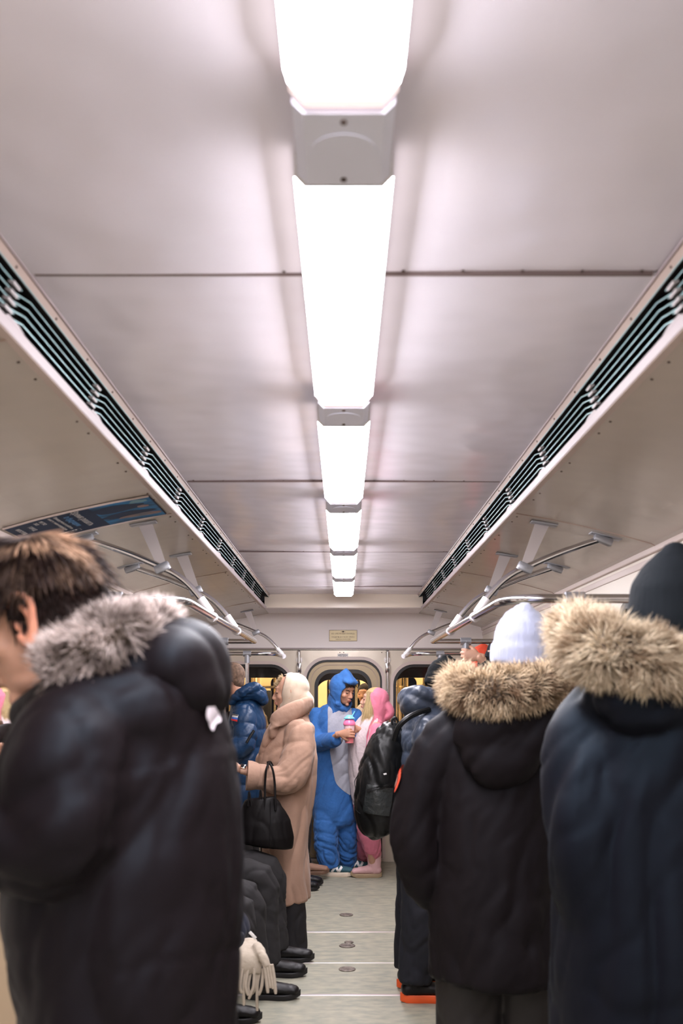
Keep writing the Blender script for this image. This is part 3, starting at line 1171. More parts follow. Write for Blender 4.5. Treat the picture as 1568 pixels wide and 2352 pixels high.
poster_text('Время решать', 0.995, 3.80, 0.040, M_POSTW)
poster_text('о будущем', 1.035, 3.805, 0.036, M_POSTC)
poster_text('Приходи учиться и работать', 1.068, 3.80, 0.018, M_POSTW)
poster_text('вместе с нами каждый день', 1.090, 3.80, 0.018, M_POSTW)
poster_text('МЕТРО', 1.125, 3.72, 0.020, M_POSTW)
poster_text('2023', 1.145, 3.71, 0.020, M_POSTW)
poster_text('ГОРОД', 1.175, 3.76, 0.022, M_POSTW)
poster_text('москва', 1.215, 3.76, 0.030, M_POSTW)
poster_text('ПОДРОБНЕЕ', 1.120, 3.965, 0.020, M_POSTW, rot=True)
blob_on_cove('red_mark', M_POSTR, 1.185, 3.90, 0.006, 0.008, 0.0078, 2)
poster_text('0+', 1.205, 3.93, 0.020, M_POSTW)
mb = MB()
zf = CZ + cove_z(1.12) - 0.0082
for (a, b) in (((-1.195, 3.947), (-1.045, 3.949)), ((-1.195, 3.981), (-1.045, 3.983)), ((-1.195, 3.947), (-1.193, 3.983)), ((-1.047, 3.947), (-1.045, 3.983))):
    za, zb = CZ + cove_z(a[0]) - 0.0085, CZ + cove_z(b[0]) - 0.0085
    mb.add([(a[0], a[1], za), (b[0], a[1], zb), (b[0], b[1], zb), (a[0], b[1], za)], [(0, 1, 2, 3)])
mb.build('label_frame', M_POSTW, t, False)
for y in (PA - 0.004, PB + 0.004):
    mb = MB()
    mb.tube([(-x, y, CZ + cove_z(x) - 0.006) for x in (0.715, 0.843, 0.986, 1.12, 1.25)], 0.004, n=6)
    mb.build('holder_strip', M_TRIM, t)

# ------------------------------------------------------------------ the next carriage, seen through the end windows
M_NWALL = mat('next_wall', (0.70, 0.55, 0.32), rough=0.5, var=(2, 0.2))
M_NDARK = mat('next_outside', (0.02, 0.022, 0.03), rough=0.4)
M_NLAMP = mat('next_lamp', (1, 0.9, 0.7), emit=(1.0, 0.80, 0.52, NEXT_LAMP))
M_NPOLE = mat('next_pole', (0.75, 0.6, 0.38), rough=0.2, metal=0.9)
nx = thing('neighbouring_carriage', 'yellow lit neighbouring carriage seen through the end wall windows', 'carriage', (0, 12.5, 0))
NA, NB = 9.72, 15.0
plate('end_wall', [(-1.3, 0), (1.3, 0), (1.3, 2.45), (-1.3, 2.45)],
      [rrect(-1.12, -0.47, 0.9, 1.70, 0.12), rrect(0.47, 1.12, 0.9, 1.70, 0.12), rrect(-0.27, 0.27, 0.9, 1.68, 0.14)], 0.05,
      lambda u, v, w: (u, NA + w, v), M_NDARK, nx)
MB().b2((-1.3, NA + 0.03, -0.05), (1.3, NB, 0)).build('floor_sheet', M_FLOOR, nx)
MB().b2((-1.3, NA + 0.03, 2.3), (1.3, NB, 2.35)).build('ceiling_sheet', M_NWALL, nx)
for s in (-1, 1):
    plate('side_wall', [(NA + 0.03, 0), (NB, 0), (NB, 2.3), (NA + 0.03, 2.3)],
          [rrect(a, a + 0.85, 1.0, 1.85, 0.07) for a in (9.95, 11.0, 12.05, 13.1, 14.05)], 0.04, lambda u, v, w, s=s: (s * (1.28 + w), u, v), M_NWALL, nx)
plate('far_wall', [(-1.3, 0), (1.3, 0), (1.3, 2.3), (-1.3, 2.3)], [rrect(-1.1, -0.5, 1.0, 1.8, 0.1), rrect(0.5, 1.1, 1.0, 1.8, 0.1), rrect(-0.25, 0.25, 1.0, 1.8, 0.1)], 0.04,
      lambda u, v, w: (u, NB + w, v), M_NWALL, nx)
for s in (-1, 1):
    for k in range(4):
        MB().b2((s * 0.45 - 0.06, NA + 0.35 + k * 1.3, 2.24), (s * 0.45 + 0.06, NA + 1.35 + k * 1.3, 2.298), 0.01).build('lamp', M_NLAMP, nx)
    MB().tube([(s * 0.62, NA + 0.3, 1.86), (s * 0.62, NB - 0.3, 1.86)], 0.016).build('rail', M_NPOLE, nx)
    for k, y in enumerate((10.1, 10.9, 11.7, 12.9, 14.0)):
        MB().tube([(s * 0.62, y, 0), (s * 0.62, y, 2.3)], 0.018).build('pole', M_NPOLE, nx)
    MB().b2((s * 0.85, NA + 0.4, 0.3), (s * 1.24, NB - 0.4, 0.48), 0.03).build('seat', M_SEAT, nx)
    for k, y in enumerate((10.5, 12.2, 13.8)):
        MB().b2((s * 1.20, y, 0.1), (s * 1.27, y + 0.12, 2.25), 0.01).build('pillar', M_NPOLE, nx)

for s, xs in ((-1, (0.50, 0.60, 0.74, 0.93, 1.02)), (1, (0.56, 0.66, 0.86, 1.00))):
    for k, x in enumerate(xs):
        MB().b2((s * x - 0.012 - 0.008 * (k % 2), 10.25 + 0.22 * k, 0.0), (s * x + 0.012 + 0.008 * (k % 2), 10.28 + 0.22 * k, 2.28), 0.004).build('door_post', (M_NPOLE, M_NWALL)[k % 2], nx)
    MB().b2((s * 0.48, 10.42, 1.60), (s * 1.10, 10.44, 1.625), 0.004).build('cross_bar', M_NPOLE, nx)
    MB().b2((s * 0.46, 10.62, 1.20), (s * 0.80, 10.64, 1.24), 0.004).build('cross_bar', M_NDARK, nx)
    MB().b2((s * 0.80, 11.0, 1.05), (s * 1.0, 11.03, 1.58), 0.004).build('door_window', M_NDARK, nx)
for x in (-0.17, 0.13):
    MB().b2((x, 11.4, 0.0), (x + 0.03, 11.43, 2.28), 0.004).build('door_post', M_NPOLE, nx)

# gangway plate between the carriages
MB().b2((-0.4, YW + 0.06, -0.06), (0.4, NA - 0.03, -0.01)).build('gangway', M_CAP).update_tag()
tag(bpy.data.objects['gangway'], kind='structure')
bpy.data.objects['gangway'].name = 'trim_5'
scene.cycles.use_denoising = True
scene.cycles.max_bounces = 8
scene.cycles.transparent_max_bounces = 12
scene.cycles.sample_clamp_indirect = 6.0
# ================================================================== people
from mathutils.bvhtree import BVHTree

SKIN = mat('skin', (0.46, 0.23, 0.145), rough=0.5, sss=0.15, var=(25, 0.08))
SKINP = mat('skin_pale', (0.52, 0.29, 0.20), rough=0.5, sss=0.15, var=(25, 0.06))
M_LIP = mat('lips', (0.42, 0.13, 0.10), rough=0.45)
M_EYE = mat('eye_dark', (0.02, 0.015, 0.012), rough=0.2)
M_LID = mat('eyelid', (0.50, 0.28, 0.19), rough=0.5)
M_HAIRA = mat('hair_strand', (0.1, 0.06, 0.04), rough=0.55, spec=0.25, attr=True)
M_HAIRCAP = mat('hair_cap_dark', (0.010, 0.005, 0.004), rough=0.8, spec=0.2)
M_FUR = mat('fur_strand', (0.4, 0.3, 0.2), rough=0.75, attr=True)
M_FURCORE = mat('fur_core', (0.10, 0.075, 0.055), rough=0.9)
DARKT = mat('trouser_dark', (0.007, 0.0055, 0.0065), rough=0.8, bump=(120, 0.15, 0.002))
JEANS = mat('trouser_charcoal', (0.017, 0.0155, 0.0165), rough=0.85, bump=(150, 0.25, 0.002), var=(7, 0.25))
NAVYT = mat('trouser_navy', (0.007, 0.009, 0.016), rough=0.8, bump=(120, 0.2, 0.002))
M_BSHOE = mat('shoe_black', (0.006, 0.005, 0.0055), rough=0.45, spec=0.3)
M_BSOLE = mat('sole_black', (0.010, 0.009, 0.010), rough=0.6)
M_LACE = mat('lace_pale', (0.55, 0.50, 0.45), rough=0.7)


def axes(yaw):
    a = math.radians(yaw)
    return Vector((math.cos(a), math.sin(a), 0)), Vector((math.sin(a), -math.cos(a), 0))


def head_matrix(c, yaw, pitch=0, roll=0, s=1.0):
    return Matrix.Translation(c) @ Matrix.Rotation(math.radians(yaw - 90), 4, 'Z') @ Matrix.Rotation(math.radians(-pitch), 4, 'X') @ \
        Matrix.Rotation(math.radians(roll), 4, 'Y') @ Matrix.Scale(s, 4)


def head_vol(v, Mh, ear=True, fem=False):
    v.M = Mh
    v.ball((0, -0.012, 0.030), (0.074, 0.094, 0.088))
    v.ball((0, 0.026, -0.018), (0.061, 0.062, 0.082))
    v.ball((0, 0.036, -0.070), (0.044 if not fem else 0.038, 0.044, 0.034))
    v.ball((0, 0.071, -0.096), (0.018, 0.016, 0.014))
    v.ball((0, 0.072, 0.040), (0.048, 0.018, 0.020))
    v.ball((0, 0.076, 0.018), (0.044, 0.013, 0.008))
    v.tube([(0, 0.080, 0.018), (0, 0.096, -0.006), (0, 0.106, -0.028)], [(0.007, 0.008), (0.009, 0.009), (0.013, 0.010)], n=10, ref=(1, 0, 0))
    for s in (-1, 1):
        v.ball((s * 0.011, 0.093, -0.031), (0.008, 0.010, 0.008), n=8, m=6)
        v.ball((s * 0.038, 0.052, -0.022), (0.024, 0.026, 0.022))
        if ear:
            v.tube([(s * 0.074, 0.012, -0.020), (s * 0.081, -0.002, -0.034), (s * 0.084, -0.013, -0.012), (s * 0.089, -0.020, 0.014), (s * 0.088, -0.010, 0.030), (s * 0.080, 0.006, 0.028)],
                   [0.007, 0.008, 0.006, 0.006, 0.006, 0.005], n=8)
            v.ball((s * 0.078, -0.003, 0.0), (0.005, 0.015, 0.026), n=10, m=8)
    v.ball((0, 0.088, -0.053), (0.021, 0.011, 0.006), n=10, m=8)
    v.ball((0, 0.086, -0.064), (0.018, 0.011, 0.007), n=10, m=8)
    v.M = None


def hand_vol(M, curl=0.5, size=1.0, thumb=0.5, spread=0.06, side=1):
    """hand in its own frame: wrist at the origin, fingers to +y, back of the hand +z, thumb on +x"""
    v = Vol()
    v.M = M @ Matrix.Scale(size, 4)
    v.tube([(0, -0.03, 0), (0, 0.0, 0), (0, 0.04, 0), (0, 0.085, -0.002)], [(0.024, 0.019), (0.026, 0.018), (0.036, 0.015), (0.040, 0.012)], n=14, ref=(1, 0, 0), cap=(0.5, 0.6))
    for k, (x, L, y0) in enumerate(((0.030, 0.072, 0.086), (0.010, 0.080, 0.090), (-0.011, 0.074, 0.087), (-0.030, 0.058, 0.080))):
        d = Vector((spread * (1.5 - k), 1, 0)).normalized()
        p = Vector((x, y0 - 0.012, -0.001))
        pts = [p.copy(), p + d * 0.012]
        a = 0.0
        p = p + d * 0.012
        for j, fr in enumerate((0.46, 0.30, 0.24)):
            a += curl * (1.0, 1.15, 0.8)[j] * (1 + 0.08 * k)
            p = p + (d * math.cos(a) + Vector((0, 0, -1)) * math.sin(a)) * (L * fr)
            pts.append(p.copy())
        v.tube(pts, [0.0095, 0.0095, 0.0088, 0.0080, 0.0068], n=8, sm=2)
    p = Vector((0.022, 0.018, -0.004))
    t = thumb
    v.tube([p, p + Vector((0.022, 0.022, -0.006)), p + Vector((0.034, 0.048, -0.012 - 0.018 * t)), p + Vector((0.034 - 0.012 * t, 0.074, -0.018 - 0.034 * t))],
           [0.015, 0.0125, 0.0100, 0.0080], n=8, sm=2)
    v.M = None
    return v


class Figure:
    def __init__(self, label, x, y, h, yaw, over=None, head=None, group=None, cat='person', parent=None, name='person'):
        self.s = h / 1.76
        self.fw, self.rt = axes(yaw)
        self.o = Vector((x, y, 0))
        s = self.s
        J = dict(pelvis=(0, 0, 0.95), waist=(0, 0.0, 1.08), chest=(0, 0.0, 1.27), neck=(0, -0.025, 1.455), head=(0, 0.015, 1.625),
                 shR=(0.185, -0.015, 1.405), shL=(-0.185, -0.015, 1.405), elR=(0.235, -0.035, 1.12), elL=(-0.235, -0.035, 1.12),
                 wrR=(0.245, 0.06, 0.88), wrL=(-0.245, 0.06, 0.88), hipR=(0.09, 0, 0.92), hipL=(-0.09, 0, 0.92),
                 knR=(0.10, 0.025, 0.50), knL=(-0.10, 0.025, 0.50), anR=(0.105, -0.02, 0.085), anL=(-0.105, -0.02, 0.085))
        self.J = {k: self.loc(*[c * s for c in v]) for k, v in J.items()}
        for k, v in (over or {}).items():
            self.J[k] = Vector(v) if (isinstance(v, Vector) or k.startswith('foot')) else self.loc(*v)
        hy = head or (yaw, 0, 0)
        self.Mh = head_matrix(self.J['head'], hy[0], hy[1], hy[2], s if s > 0.93 else 0.95)
        self.yaw = yaw
        if parent is None:
            self.root = thing(name, label, cat, (x, y, 0), group)
        else:
            self.root = parent

    def loc(self, r, f, u):
        return self.o + self.rt * r + self.fw * f + Vector((0, 0, u))

    def body(self, skin=SKIN, vox=0.012, hands=(), ear=True, fem=False, thin=1.0, face=True, smooth=2):
        J = self.J
        v = Vol()
        k = thin * self.s
        up = Vector((0, 0, 1))
        v.tube([J['pelvis'] - up * 0.05, J['waist'], J['chest'], (J['chest'] + J['neck']) / 2, J['neck']],
               [(0.145 * k, 0.10 * k), (0.12 * k, 0.088 * k), (0.145 * k, 0.105 * k), (0.15 * k, 0.085 * k), (0.055, 0.055)], ref=self.rt)
        for q in 'RL':
            v.tube([J['sh' + q], J['el' + q], J['wr' + q]], [0.050 * k, 0.040 * k, 0.027 * k], n=12, sm=2)
            v.tube([J['chest'].lerp(J['neck'], 0.75), J['sh' + q]], [0.06 * k, 0.05 * k], n=12)
            v.tube([J['hip' + q], J['kn' + q], J['an' + q]], [0.080 * k, 0.052 * k, 0.038 * k], n=12, sm=2)
            v.tube([J['pelvis'], J['hip' + q]], [0.10 * k, 0.08 * k], n=12)
            d = self.foot_dir(q)
            v.tube([J['an' + q] - up * 0.035 - d * 0.03, J['an' + q] - up * 0.045 + d * 0.06, J['an' + q] - up * 0.055 + d * 0.13], [(0.022, 0.02), (0.026, 0.016), (0.022, 0.010)], n=10)
        base = self.Mh @ Vector((0, -0.015, -0.05))
        v.tube([J['neck'] - up * 0.01, (J['neck'] + base) / 2 + self.fw * 0.005, base], [0.060 * k, 0.054 * k, 0.052 * k], n=14)
        head_vol(v, self.Mh, ear, fem)
        ms = [v.mesh(vox=vox, smooth=smooth)]
        for hv in hands:
            ms.append(hv.mesh(vox=0.0045, smooth=2))
        me = join_meshes(ms)
        o = link('body', me, skin, self.root, True)
        if face:
            for s in (-1, 1):
                e = Vol()
                e.M = self.Mh
                e.ball((s * 0.031, 0.0745, 0.006), (0.0125, 0.008, 0.0048), n=10, m=8)
                link('eye', mesh_of('eye', e.v, e.f), M_EYE, self.root)
                e = Vol()
                e.M = self.Mh
                e.ball((s * 0.031, 0.0755, 0.0105), (0.0145, 0.0085, 0.0042), n=10, m=8)
                link('eyelid', mesh_of('eyelid', e.v, e.f), M_LID if skin is SKIN else M_LID, self.root)
            e = Vol()
            e.M = self.Mh
            e.ball((0, 0.0905, -0.0545), (0.020, 0.0105, 0.0045), n=12, m=8)
            e.ball((0, 0.0885, -0.0630), (0.017, 0.0105, 0.0052), n=12, m=8)
            link('lips', mesh_of('lips', e.v, e.f), M_LIP, self.root)
        return o

    def foot_dir(self, q):
        d = self.J.get('foot' + q)
        if d is None:
            return self.fw
        return Vector(d).normalized()

    def trousers(self, m, r=(0.10, 0.082, 0.062), hem=0.05, vox=0.012, disp=None, hips=(0.165, 0.125), flare=None, name='trousers', top=0.02):
        J = self.J
        v = Vol()
        up = Vector((0, 0, 1))
        v.tube([J['pelvis'] - up * 0.08, J['pelvis'] + up * top], [hips, hips], ref=self.rt, cap=(0.6, 0.2))
        for q in 'RL':
            a = J['an' + q]
            hemp = a + (J['kn' + q] - a).normalized() * (hem - 0.06)
            pts = [J['pelvis'].lerp(J['hip' + q], 0.8), J['hip' + q].lerp(J['kn' + q], 0.5), J['kn' + q], J['kn' + q].lerp(hemp, 0.5), hemp]
            rr = [r[0], (r[0] + r[1]) / 2, r[1], (r[1] + r[2]) / 2, r[2]]
            v.tube(pts, rr, n=16, sm=3, cap=(0.6, 0.08))
        return v.build(name, m, self.root, vox=vox, smooth=3, disp=disp or folds(0.007, 9, (0.2, 0.2, 1), 0.9, 0.3, self.s))

    def shoes(self, upper=M_BSHOE, sole=M_BSOLE, L=0.28, high=0.0, lace=None, kind='shoe', which='RL', sole_t=0.025, labels=None):
        out = []
        for q in which:
            a = self.J['an' + q]
            out.append(make_shoe(self.root, a, self.foot_dir(q), upper, sole, L, high, lace, kind, sole_t))
        return out

    def sleeve_chain(self, q):
        return [self.J['sh' + q], self.J['el' + q], self.J['wr' + q]]


def make_shoe(root, a, d, upper, sole, L=0.28, high=0.0, lace=None, kind='shoe', sole_t=0.025, pitch=0.0, z0=None, W=0.050):
    d = Vector((d.x, d.y, 0)).normalized()
    r = Vector((d.y, -d.x, 0))
    fz = (a.z - 0.085) if z0 is None else z0
    base = Vector((a.x, a.y, fz)) - d * 0.065
    Mx = Matrix.Translation(base) @ Matrix((r, d, Vector((0, 0, 1)))).transposed().to_4x4() @ Matrix.Rotation(pitch, 4, 'X')
    v = Vol()
    v.M = Mx
    t = sole_t
    v.tube([(0, 0.020, t + 0.03), (0, 0.09, t + 0.035), (0, 0.17, t + 0.028), (0, L - 0.04, t + 0.020)],
           [(0.040, 0.034), (0.041, 0.040), (W * 0.96, 0.030), (W * 0.84, 0.024)], n=16, ref=(1, 0, 0), cap=(0.7, 1.0))
    v.tube([(0, 0.045, t + 0.02), (0, 0.055, 0.085), (0, 0.058, 0.11 + high)], [(0.038, 0.048), (0.038 + high * 0.06, 0.046 + high * 0.08), (0.042 + high * 0.12, 0.052 + high * 0.12)], n=16, ref=(1, 0, 0), cap=(0.5, 0.1))
    v.M = None
    o = v.build(kind, upper, root, vox=0.007, smooth=2, disp=folds(0.0015, 30, (0, 0, 1), 1.0, 0.5))
    # sole: outline extruded
    outl = []
    n = 28
    for k in range(n):
        th = 2 * math.pi * k / n
        y = 0.5 * L - 0.5 * L * math.cos(th)
        wy = y / L
        half = (0.036 + 0.013 * math.exp(-((wy - 0.70) / 0.2) ** 2) - 0.004 * math.exp(-((wy - 0.42) / 0.12) ** 2)) * (max(0.0, 1 - abs(2 * wy - 1) ** 2.6) ** 0.5)
        outl.append(((1 if math.sin(th) > 0 else -1) * half if 0 < k < n and k != n // 2 else 0.0, y - 0.008))
    mb = MB()
    vs, fs = [], []
    lv = [(0.0, 0.90), (0.006, 0.98), (sole_t, 1.03), (sole_t + 0.004, 0.96)]
    for z, sc_ in lv:
        for x, y in outl:
            toe = 0.024 * max(0, (y / L - 0.70) / 0.30) ** 2 + 0.008 * max(0, (0.08 - y / L) / 0.1)
            vs.append(Mx @ Vector((x * sc_, y, z + toe)))
    for i in range(len(lv) - 1):
        for k in range(n):
            fs.append((i * n + k, i * n + (k + 1) % n, (i + 1) * n + (k + 1) % n, (i + 1) * n + k))
    fs.append(tuple(range(n - 1, -1, -1)))
    fs.append(tuple((len(lv) - 1) * n + k for k in range(n)))
    mb.add(vs, fs)
    mb.build('sole', sole, o, True, 40)
    if lace is not None:
        for k in range(4):
            y = 0.10 + 0.020 * k
            z = sole_t + 0.077 - 0.008 * k
            pts = [Mx @ Vector(p) for p in ((-0.026, y, z - 0.012), (0, y + 0.005, z), (0.026, y, z - 0.012))]
            MB().tube(smooth_path(pts, 4), 0.0028, n=6).build('lace', lace, o)
    return o


def patch_on(obj, name, m, parent, center, normal, up, outline, off=0.002, res=7, reach=0.4):
    """lays a small flat badge onto the surface of obj"""
    me = obj.data
    Mw = world_of(obj)
    bvh = BVHTree.FromPolygons([Mw @ v.co for v in me.vertices], [tuple(p.vertices) for p in me.polygons])
    n = Vector(normal).normalized()
    up = (Vector(up) - n * Vector(up).dot(n)).normalized()
    rt = up.cross(n)

    def proj(u, w):
        p = Vector(center) + rt * u + up * w
        hit = bvh.ray_cast(p + n * reach, -n)
        if hit[0] is None:
            return p
        return hit[0] + hit[1].normalized() * off + n * off * 0.5
    vs, fs = [proj(0, 0)], []
    N = len(outline)
    rings = res
    for i in range(1, rings + 1):
        f = i / rings
        for (u, w) in outline:
            vs.append(proj(u * f, w * f))
    for k in range(N):
        fs.append((0, 1 + k, 1 + (k + 1) % N))
    for i in range(rings - 1):
        for k in range(N):
            a = 1 + i * N
            fs.append((a + k, a + N + k, a + N + (k + 1) % N, a + (k + 1) % N))
    return link(name, mesh_of(name, vs, fs), m, parent, True)


def rect_outline(w, h, n=5):
    pts = []
    for (a, b) in (((w, -h), (w, h)), ((w, h), (-w, h)), ((-w, h), (-w, -h)), ((-w, -h), (w, -h))):
        for k in range(n):
            t = k / n
            pts.append((a[0] + (b[0] - a[0]) * t, a[1] + (b[1] - a[1]) * t))
    return pts


def oval_outline(w, h, n=24):
    return [(w * math.cos(2 * math.pi * k / n), h * math.sin(2 * math.pi * k / n)) for k in range(n)]


def hair_cap(fig, m, grow=0.012, keep=None, vox=0.008, z0=-0.02, disp=None, name='hair'):
    """close fitting hair on the cranium"""
    v = Vol()
    v.M = fig.Mh
    g = grow
    v.ball((0, -0.018, 0.036), (0.075 + g, 0.094 + g, 0.088 + g))
    v.ball((0, -0.050, -0.015), (0.060 + g, 0.045 + g, 0.055))
    v.M = None
    me = v.mesh(vox=vox, smooth=2, disp=disp)
    inv = fig.Mh.inverted()
    bm = bmesh.new()
    bm.from_mesh(me)
    kill = []
    for f in bm.faces:
        c = inv @ f.calc_center_median()
        lim = -0.085 if c.y < -0.03 else (-0.02 if c.y < 0.02 else 0.035 + (c.y - 0.02) * 0.55)
        if c.z < lim:
            kill.append(f)
    bmesh.ops.delete(bm, geom=kill, context='FACES')
    bm.to_mesh(me)
    bm.free()
    o = link(name, me, m, fig.root, True)
    return o


def beanie(fig, m, grow=0.016, tall=0.02, z0=0.012, cuff=0.05, rib=0.0015, name='beanie', tilt=0.0, label=None, vox=0.008):
    v = Vol()
    v.M = fig.Mh @ Matrix.Rotation(tilt, 4, 'X')
    g = grow
    v.tube([(0, -0.012, z0), (0, -0.014, z0 + 0.035), (0, -0.016, max(z0 + 0.065, 0.062)), (0, -0.020, max(z0 + 0.090 + tall * 0.6, 0.100)), (0, -0.026, max(z0 + 0.100 + tall, 0.122 + g))],
           [(0.078 + g, 0.096 + g), (0.079 + g, 0.096 + g), (0.072 + g, 0.088 + g), (0.056 + g * 0.8, 0.068 + g), (0.024, 0.030)], n=24, ref=(1, 0, 0), cap=(0.05, 0.5))
    if cuff:
        v.tube([(0, -0.012, z0 - 0.004), (0, -0.012, z0 - 0.004 + cuff)], [(0.084 + g, 0.102 + g), (0.083 + g, 0.101 + g)], n=24, ref=(1, 0, 0), cap=(0.08, 0.08))
    v.M = None
    inv = fig.Mh.inverted()

    def dsp(co, n):
        q = inv @ co
        a = math.atan2(q.y + 0.012, q.x)
        return rib * math.sin(a * 46) + 0.003 * noise.noise(co * 14)
    return v.build(name, m, fig.root, vox=vox, smooth=2, disp=dsp)


def fur_roll(fig, path, rad, count, L, W, tints, name='fur_trim', along=0.25, keep=None, out=1.0, curl=0.5, droop=0.15, core=M_FURCORE, jitter=0.35, seed=3, drift=None):
    v = Vol()
    v.tube(path, [r * 0.85 for r in rad], n=14, sm=4)
    c = v.build(name, core, fig.root, vox=0.01, smooth=2, disp=folds(0.006, 14, (0, 0, 1), 1.0, 0.5))
    roots = roots_on_tube(path, rad, count, seed=seed, keep=keep)
    dr = Vector(drift) if drift is not None else Vector((0, 0, 0))

    def dirn(p, n):
        w = noise.noise_vector(p * 22.0)
        return (n * out + w * 1.3 + dr).normalized()

    def tint(p, rnd):
        k = noise.noise(p * 26.0) + 0.5 * noise.noise(p * 60.0) + rnd.uniform(-0.25, 0.25)
        t = max(0.0, min(1.0, 0.5 + 0.9 * k))
        a, b = tints
        return tuple(x + (y - x) * t for x, y in zip(a, b))
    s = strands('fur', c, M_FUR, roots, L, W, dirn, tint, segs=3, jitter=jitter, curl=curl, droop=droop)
    s['kind'] = 'stuff'
    return c


def split_faces(obj, test, name, m, parent, off=0.0035):
    """a sewn-on panel: the faces of obj whose centre passes the test, lifted a little, with a smooth outline"""
    me = obj.data
    idx = [p.index for p in me.polygons if test(p.center, p.normal)]
    if not idx:
        return None
    vs, fs, remap = [], [], {}
    for i in idx:
        f = []
        for vi in me.polygons[i].vertices:
            if vi not in remap:
                remap[vi] = len(vs)
                vs.append(me.vertices[vi].co + me.vertices[vi].normal * off)
            f.append(remap[vi])
        fs.append(tuple(f))
    n = mesh_of(name, vs, fs)
    bm = bmesh.new()
    bm.from_mesh(n)
    for it in range(8):
        new = {}
        for v in bm.verts:
            if v.is_boundary:
                nb = [e.other_vert(v) for e in v.link_edges if e.is_boundary]
                if len(nb) == 2:
                    new[v] = (v.co + nb[0].co + nb[1].co) / 3
        for v, c in new.items():
            v.co = c
    bm.to_mesh(n)
    bm.free()
    return link(name, n, m, parent, True)


def delete_faces(obj, test, thick=0.0):
    me = obj.data
    bm = bmesh.new()
    bm.from_mesh(me)
    bm.faces.ensure_lookup_table()
    kill = [f for f in bm.faces if test(f.calc_center_median(), f.normal)]
    bmesh.ops.delete(bm, geom=kill, context='FACES')
    for it in range(4):
        vs = [v for v in bm.verts if v.is_boundary]
        new = {}
        for v in vs:
            nb = [e.other_vert(v) for e in v.link_edges if e.is_boundary]
            if len(nb) == 2:
                new[v] = (v.co + nb[0].co + nb[1].co) / 3
        for v, c in new.items():
            v.co = c
    bm.to_mesh(me)
    bm.free()
    if thick:
        md = obj.modifiers.new('thick', 'SOLIDIFY')
        md.thickness = thick
        md.offset = -1
UP = Vector((0, 0, 1))

# ------------------------------------------------------------------ 1. man in black parka, left foreground, facing left
Y = 1.6
f1 = Figure('person in black parka with grey-brown fur hood, close by on the left, head bent left',
            (305 - CX) * Y / F, Y, 1.80, 180,
            over=dict(pelvis=at(305, 2480, Y), waist=at(300, 2280, Y), chest=at(315, 1950, Y), neck=at(185, 1610, Y),
                      head=at(42, 1424, 1.52) + Vector((0, 0.085, 0)),
                      shL=at(165, 1690, 1.42), elL=at(150, 1925, 1.40), wrL=at(-110, 1900, 1.42),
                      shR=at(190, 1690, 1.78), elR=at(90, 1950, 1.82), wrR=at(-150, 1900, 1.80)),
            head=(184, 24, 2))
f1.body(SKINP, vox=0.0055, ear=False)
# detailed near ear
e = Vol()
e.M = f1.Mh
s = -1
e.tube([(s * 0.066, 0.016, -0.020), (s * 0.074, 0.006, -0.036), (s * 0.080, -0.006, -0.026), (s * 0.090, -0.018, -0.004), (s * 0.096, -0.024, 0.016), (s * 0.093, -0.014, 0.032), (s * 0.084, 0.002, 0.034), (s * 0.076, 0.012, 0.022), (s * 0.072, 0.013, 0.004)],
       [0.006, 0.009, 0.008, 0.0055, 0.0055, 0.0055, 0.005, 0.005, 0.004], n=10)
e.tube([(s * 0.080, -0.010, -0.018), (s * 0.084, -0.012, 0.002), (s * 0.084, -0.006, 0.016)], [0.007, 0.006, 0.005], n=8)
e.ball((s * 0.070, -0.004, 0.0), (0.006, 0.018, 0.028), n=12, m=8)
e.ball((s * 0.073, 0.013, -0.006), (0.006, 0.005, 0.008), n=10, m=8)
e.M = None
M_EAR = mat('skin_ear', (0.80, 0.36, 0.24), rough=0.5, sss=0.25, var=(60, 0.10))
e.build('ear', M_EAR, f1.root, vox=0.003, smooth=1)
for q, lab in ((1, None),):
    e = Vol()
    e.M = f1.Mh
    e.tube([(0.066, 0.016, -0.020), (0.080, -0.006, -0.026), (0.094, -0.022, 0.012), (0.084, 0.002, 0.034)], [0.006, 0.008, 0.006, 0.005], n=8)
    e.ball((0.070, -0.004, 0.0), (0.006, 0.018, 0.028), n=12, m=8)
    e.M = None
    e.build('ear', M_EAR, f1.root, vox=0.005, smooth=1)


def hair1(co, n):
    return 0.004 * noise.noise(co * 30)


cap = hair_cap(f1, M_HAIRCAP, grow=0.012, disp=hair1)
inv1 = f1.Mh.inverted()


def flow1(p, n):
    q = inv1 @ p
    crown = Vector((0, -0.055, 0.115))
    d = (q - crown)
    d.z -= 0.03
    if q.z > 0.07 and q.y > 0:
        d = Vector((q.x * 0.6, 1.0, -0.1))
    d = f1.Mh.to_3x3() @ d.normalized()
    d = d - n * d.dot(n) * 0.8
    w = noise.noise_vector(p * 14.0)
    return (d.normalized() + n * 0.16 + w * 0.22).normalized()


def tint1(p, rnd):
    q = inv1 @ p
    k = max(0.0, min(1.0, (q.z - 0.045) / 0.05)) * max(0.0, min(1.0, (-0.005 - q.y) / 0.04))  # paler tint at the top back is a painted highlight
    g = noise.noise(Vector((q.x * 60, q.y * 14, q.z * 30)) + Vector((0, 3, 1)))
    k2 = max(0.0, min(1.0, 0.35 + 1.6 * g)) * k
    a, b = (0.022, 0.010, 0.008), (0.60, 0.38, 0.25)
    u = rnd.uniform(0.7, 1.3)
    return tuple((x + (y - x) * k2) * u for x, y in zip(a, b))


def keep_up(c, n):
    q = inv1 @ c
    return True


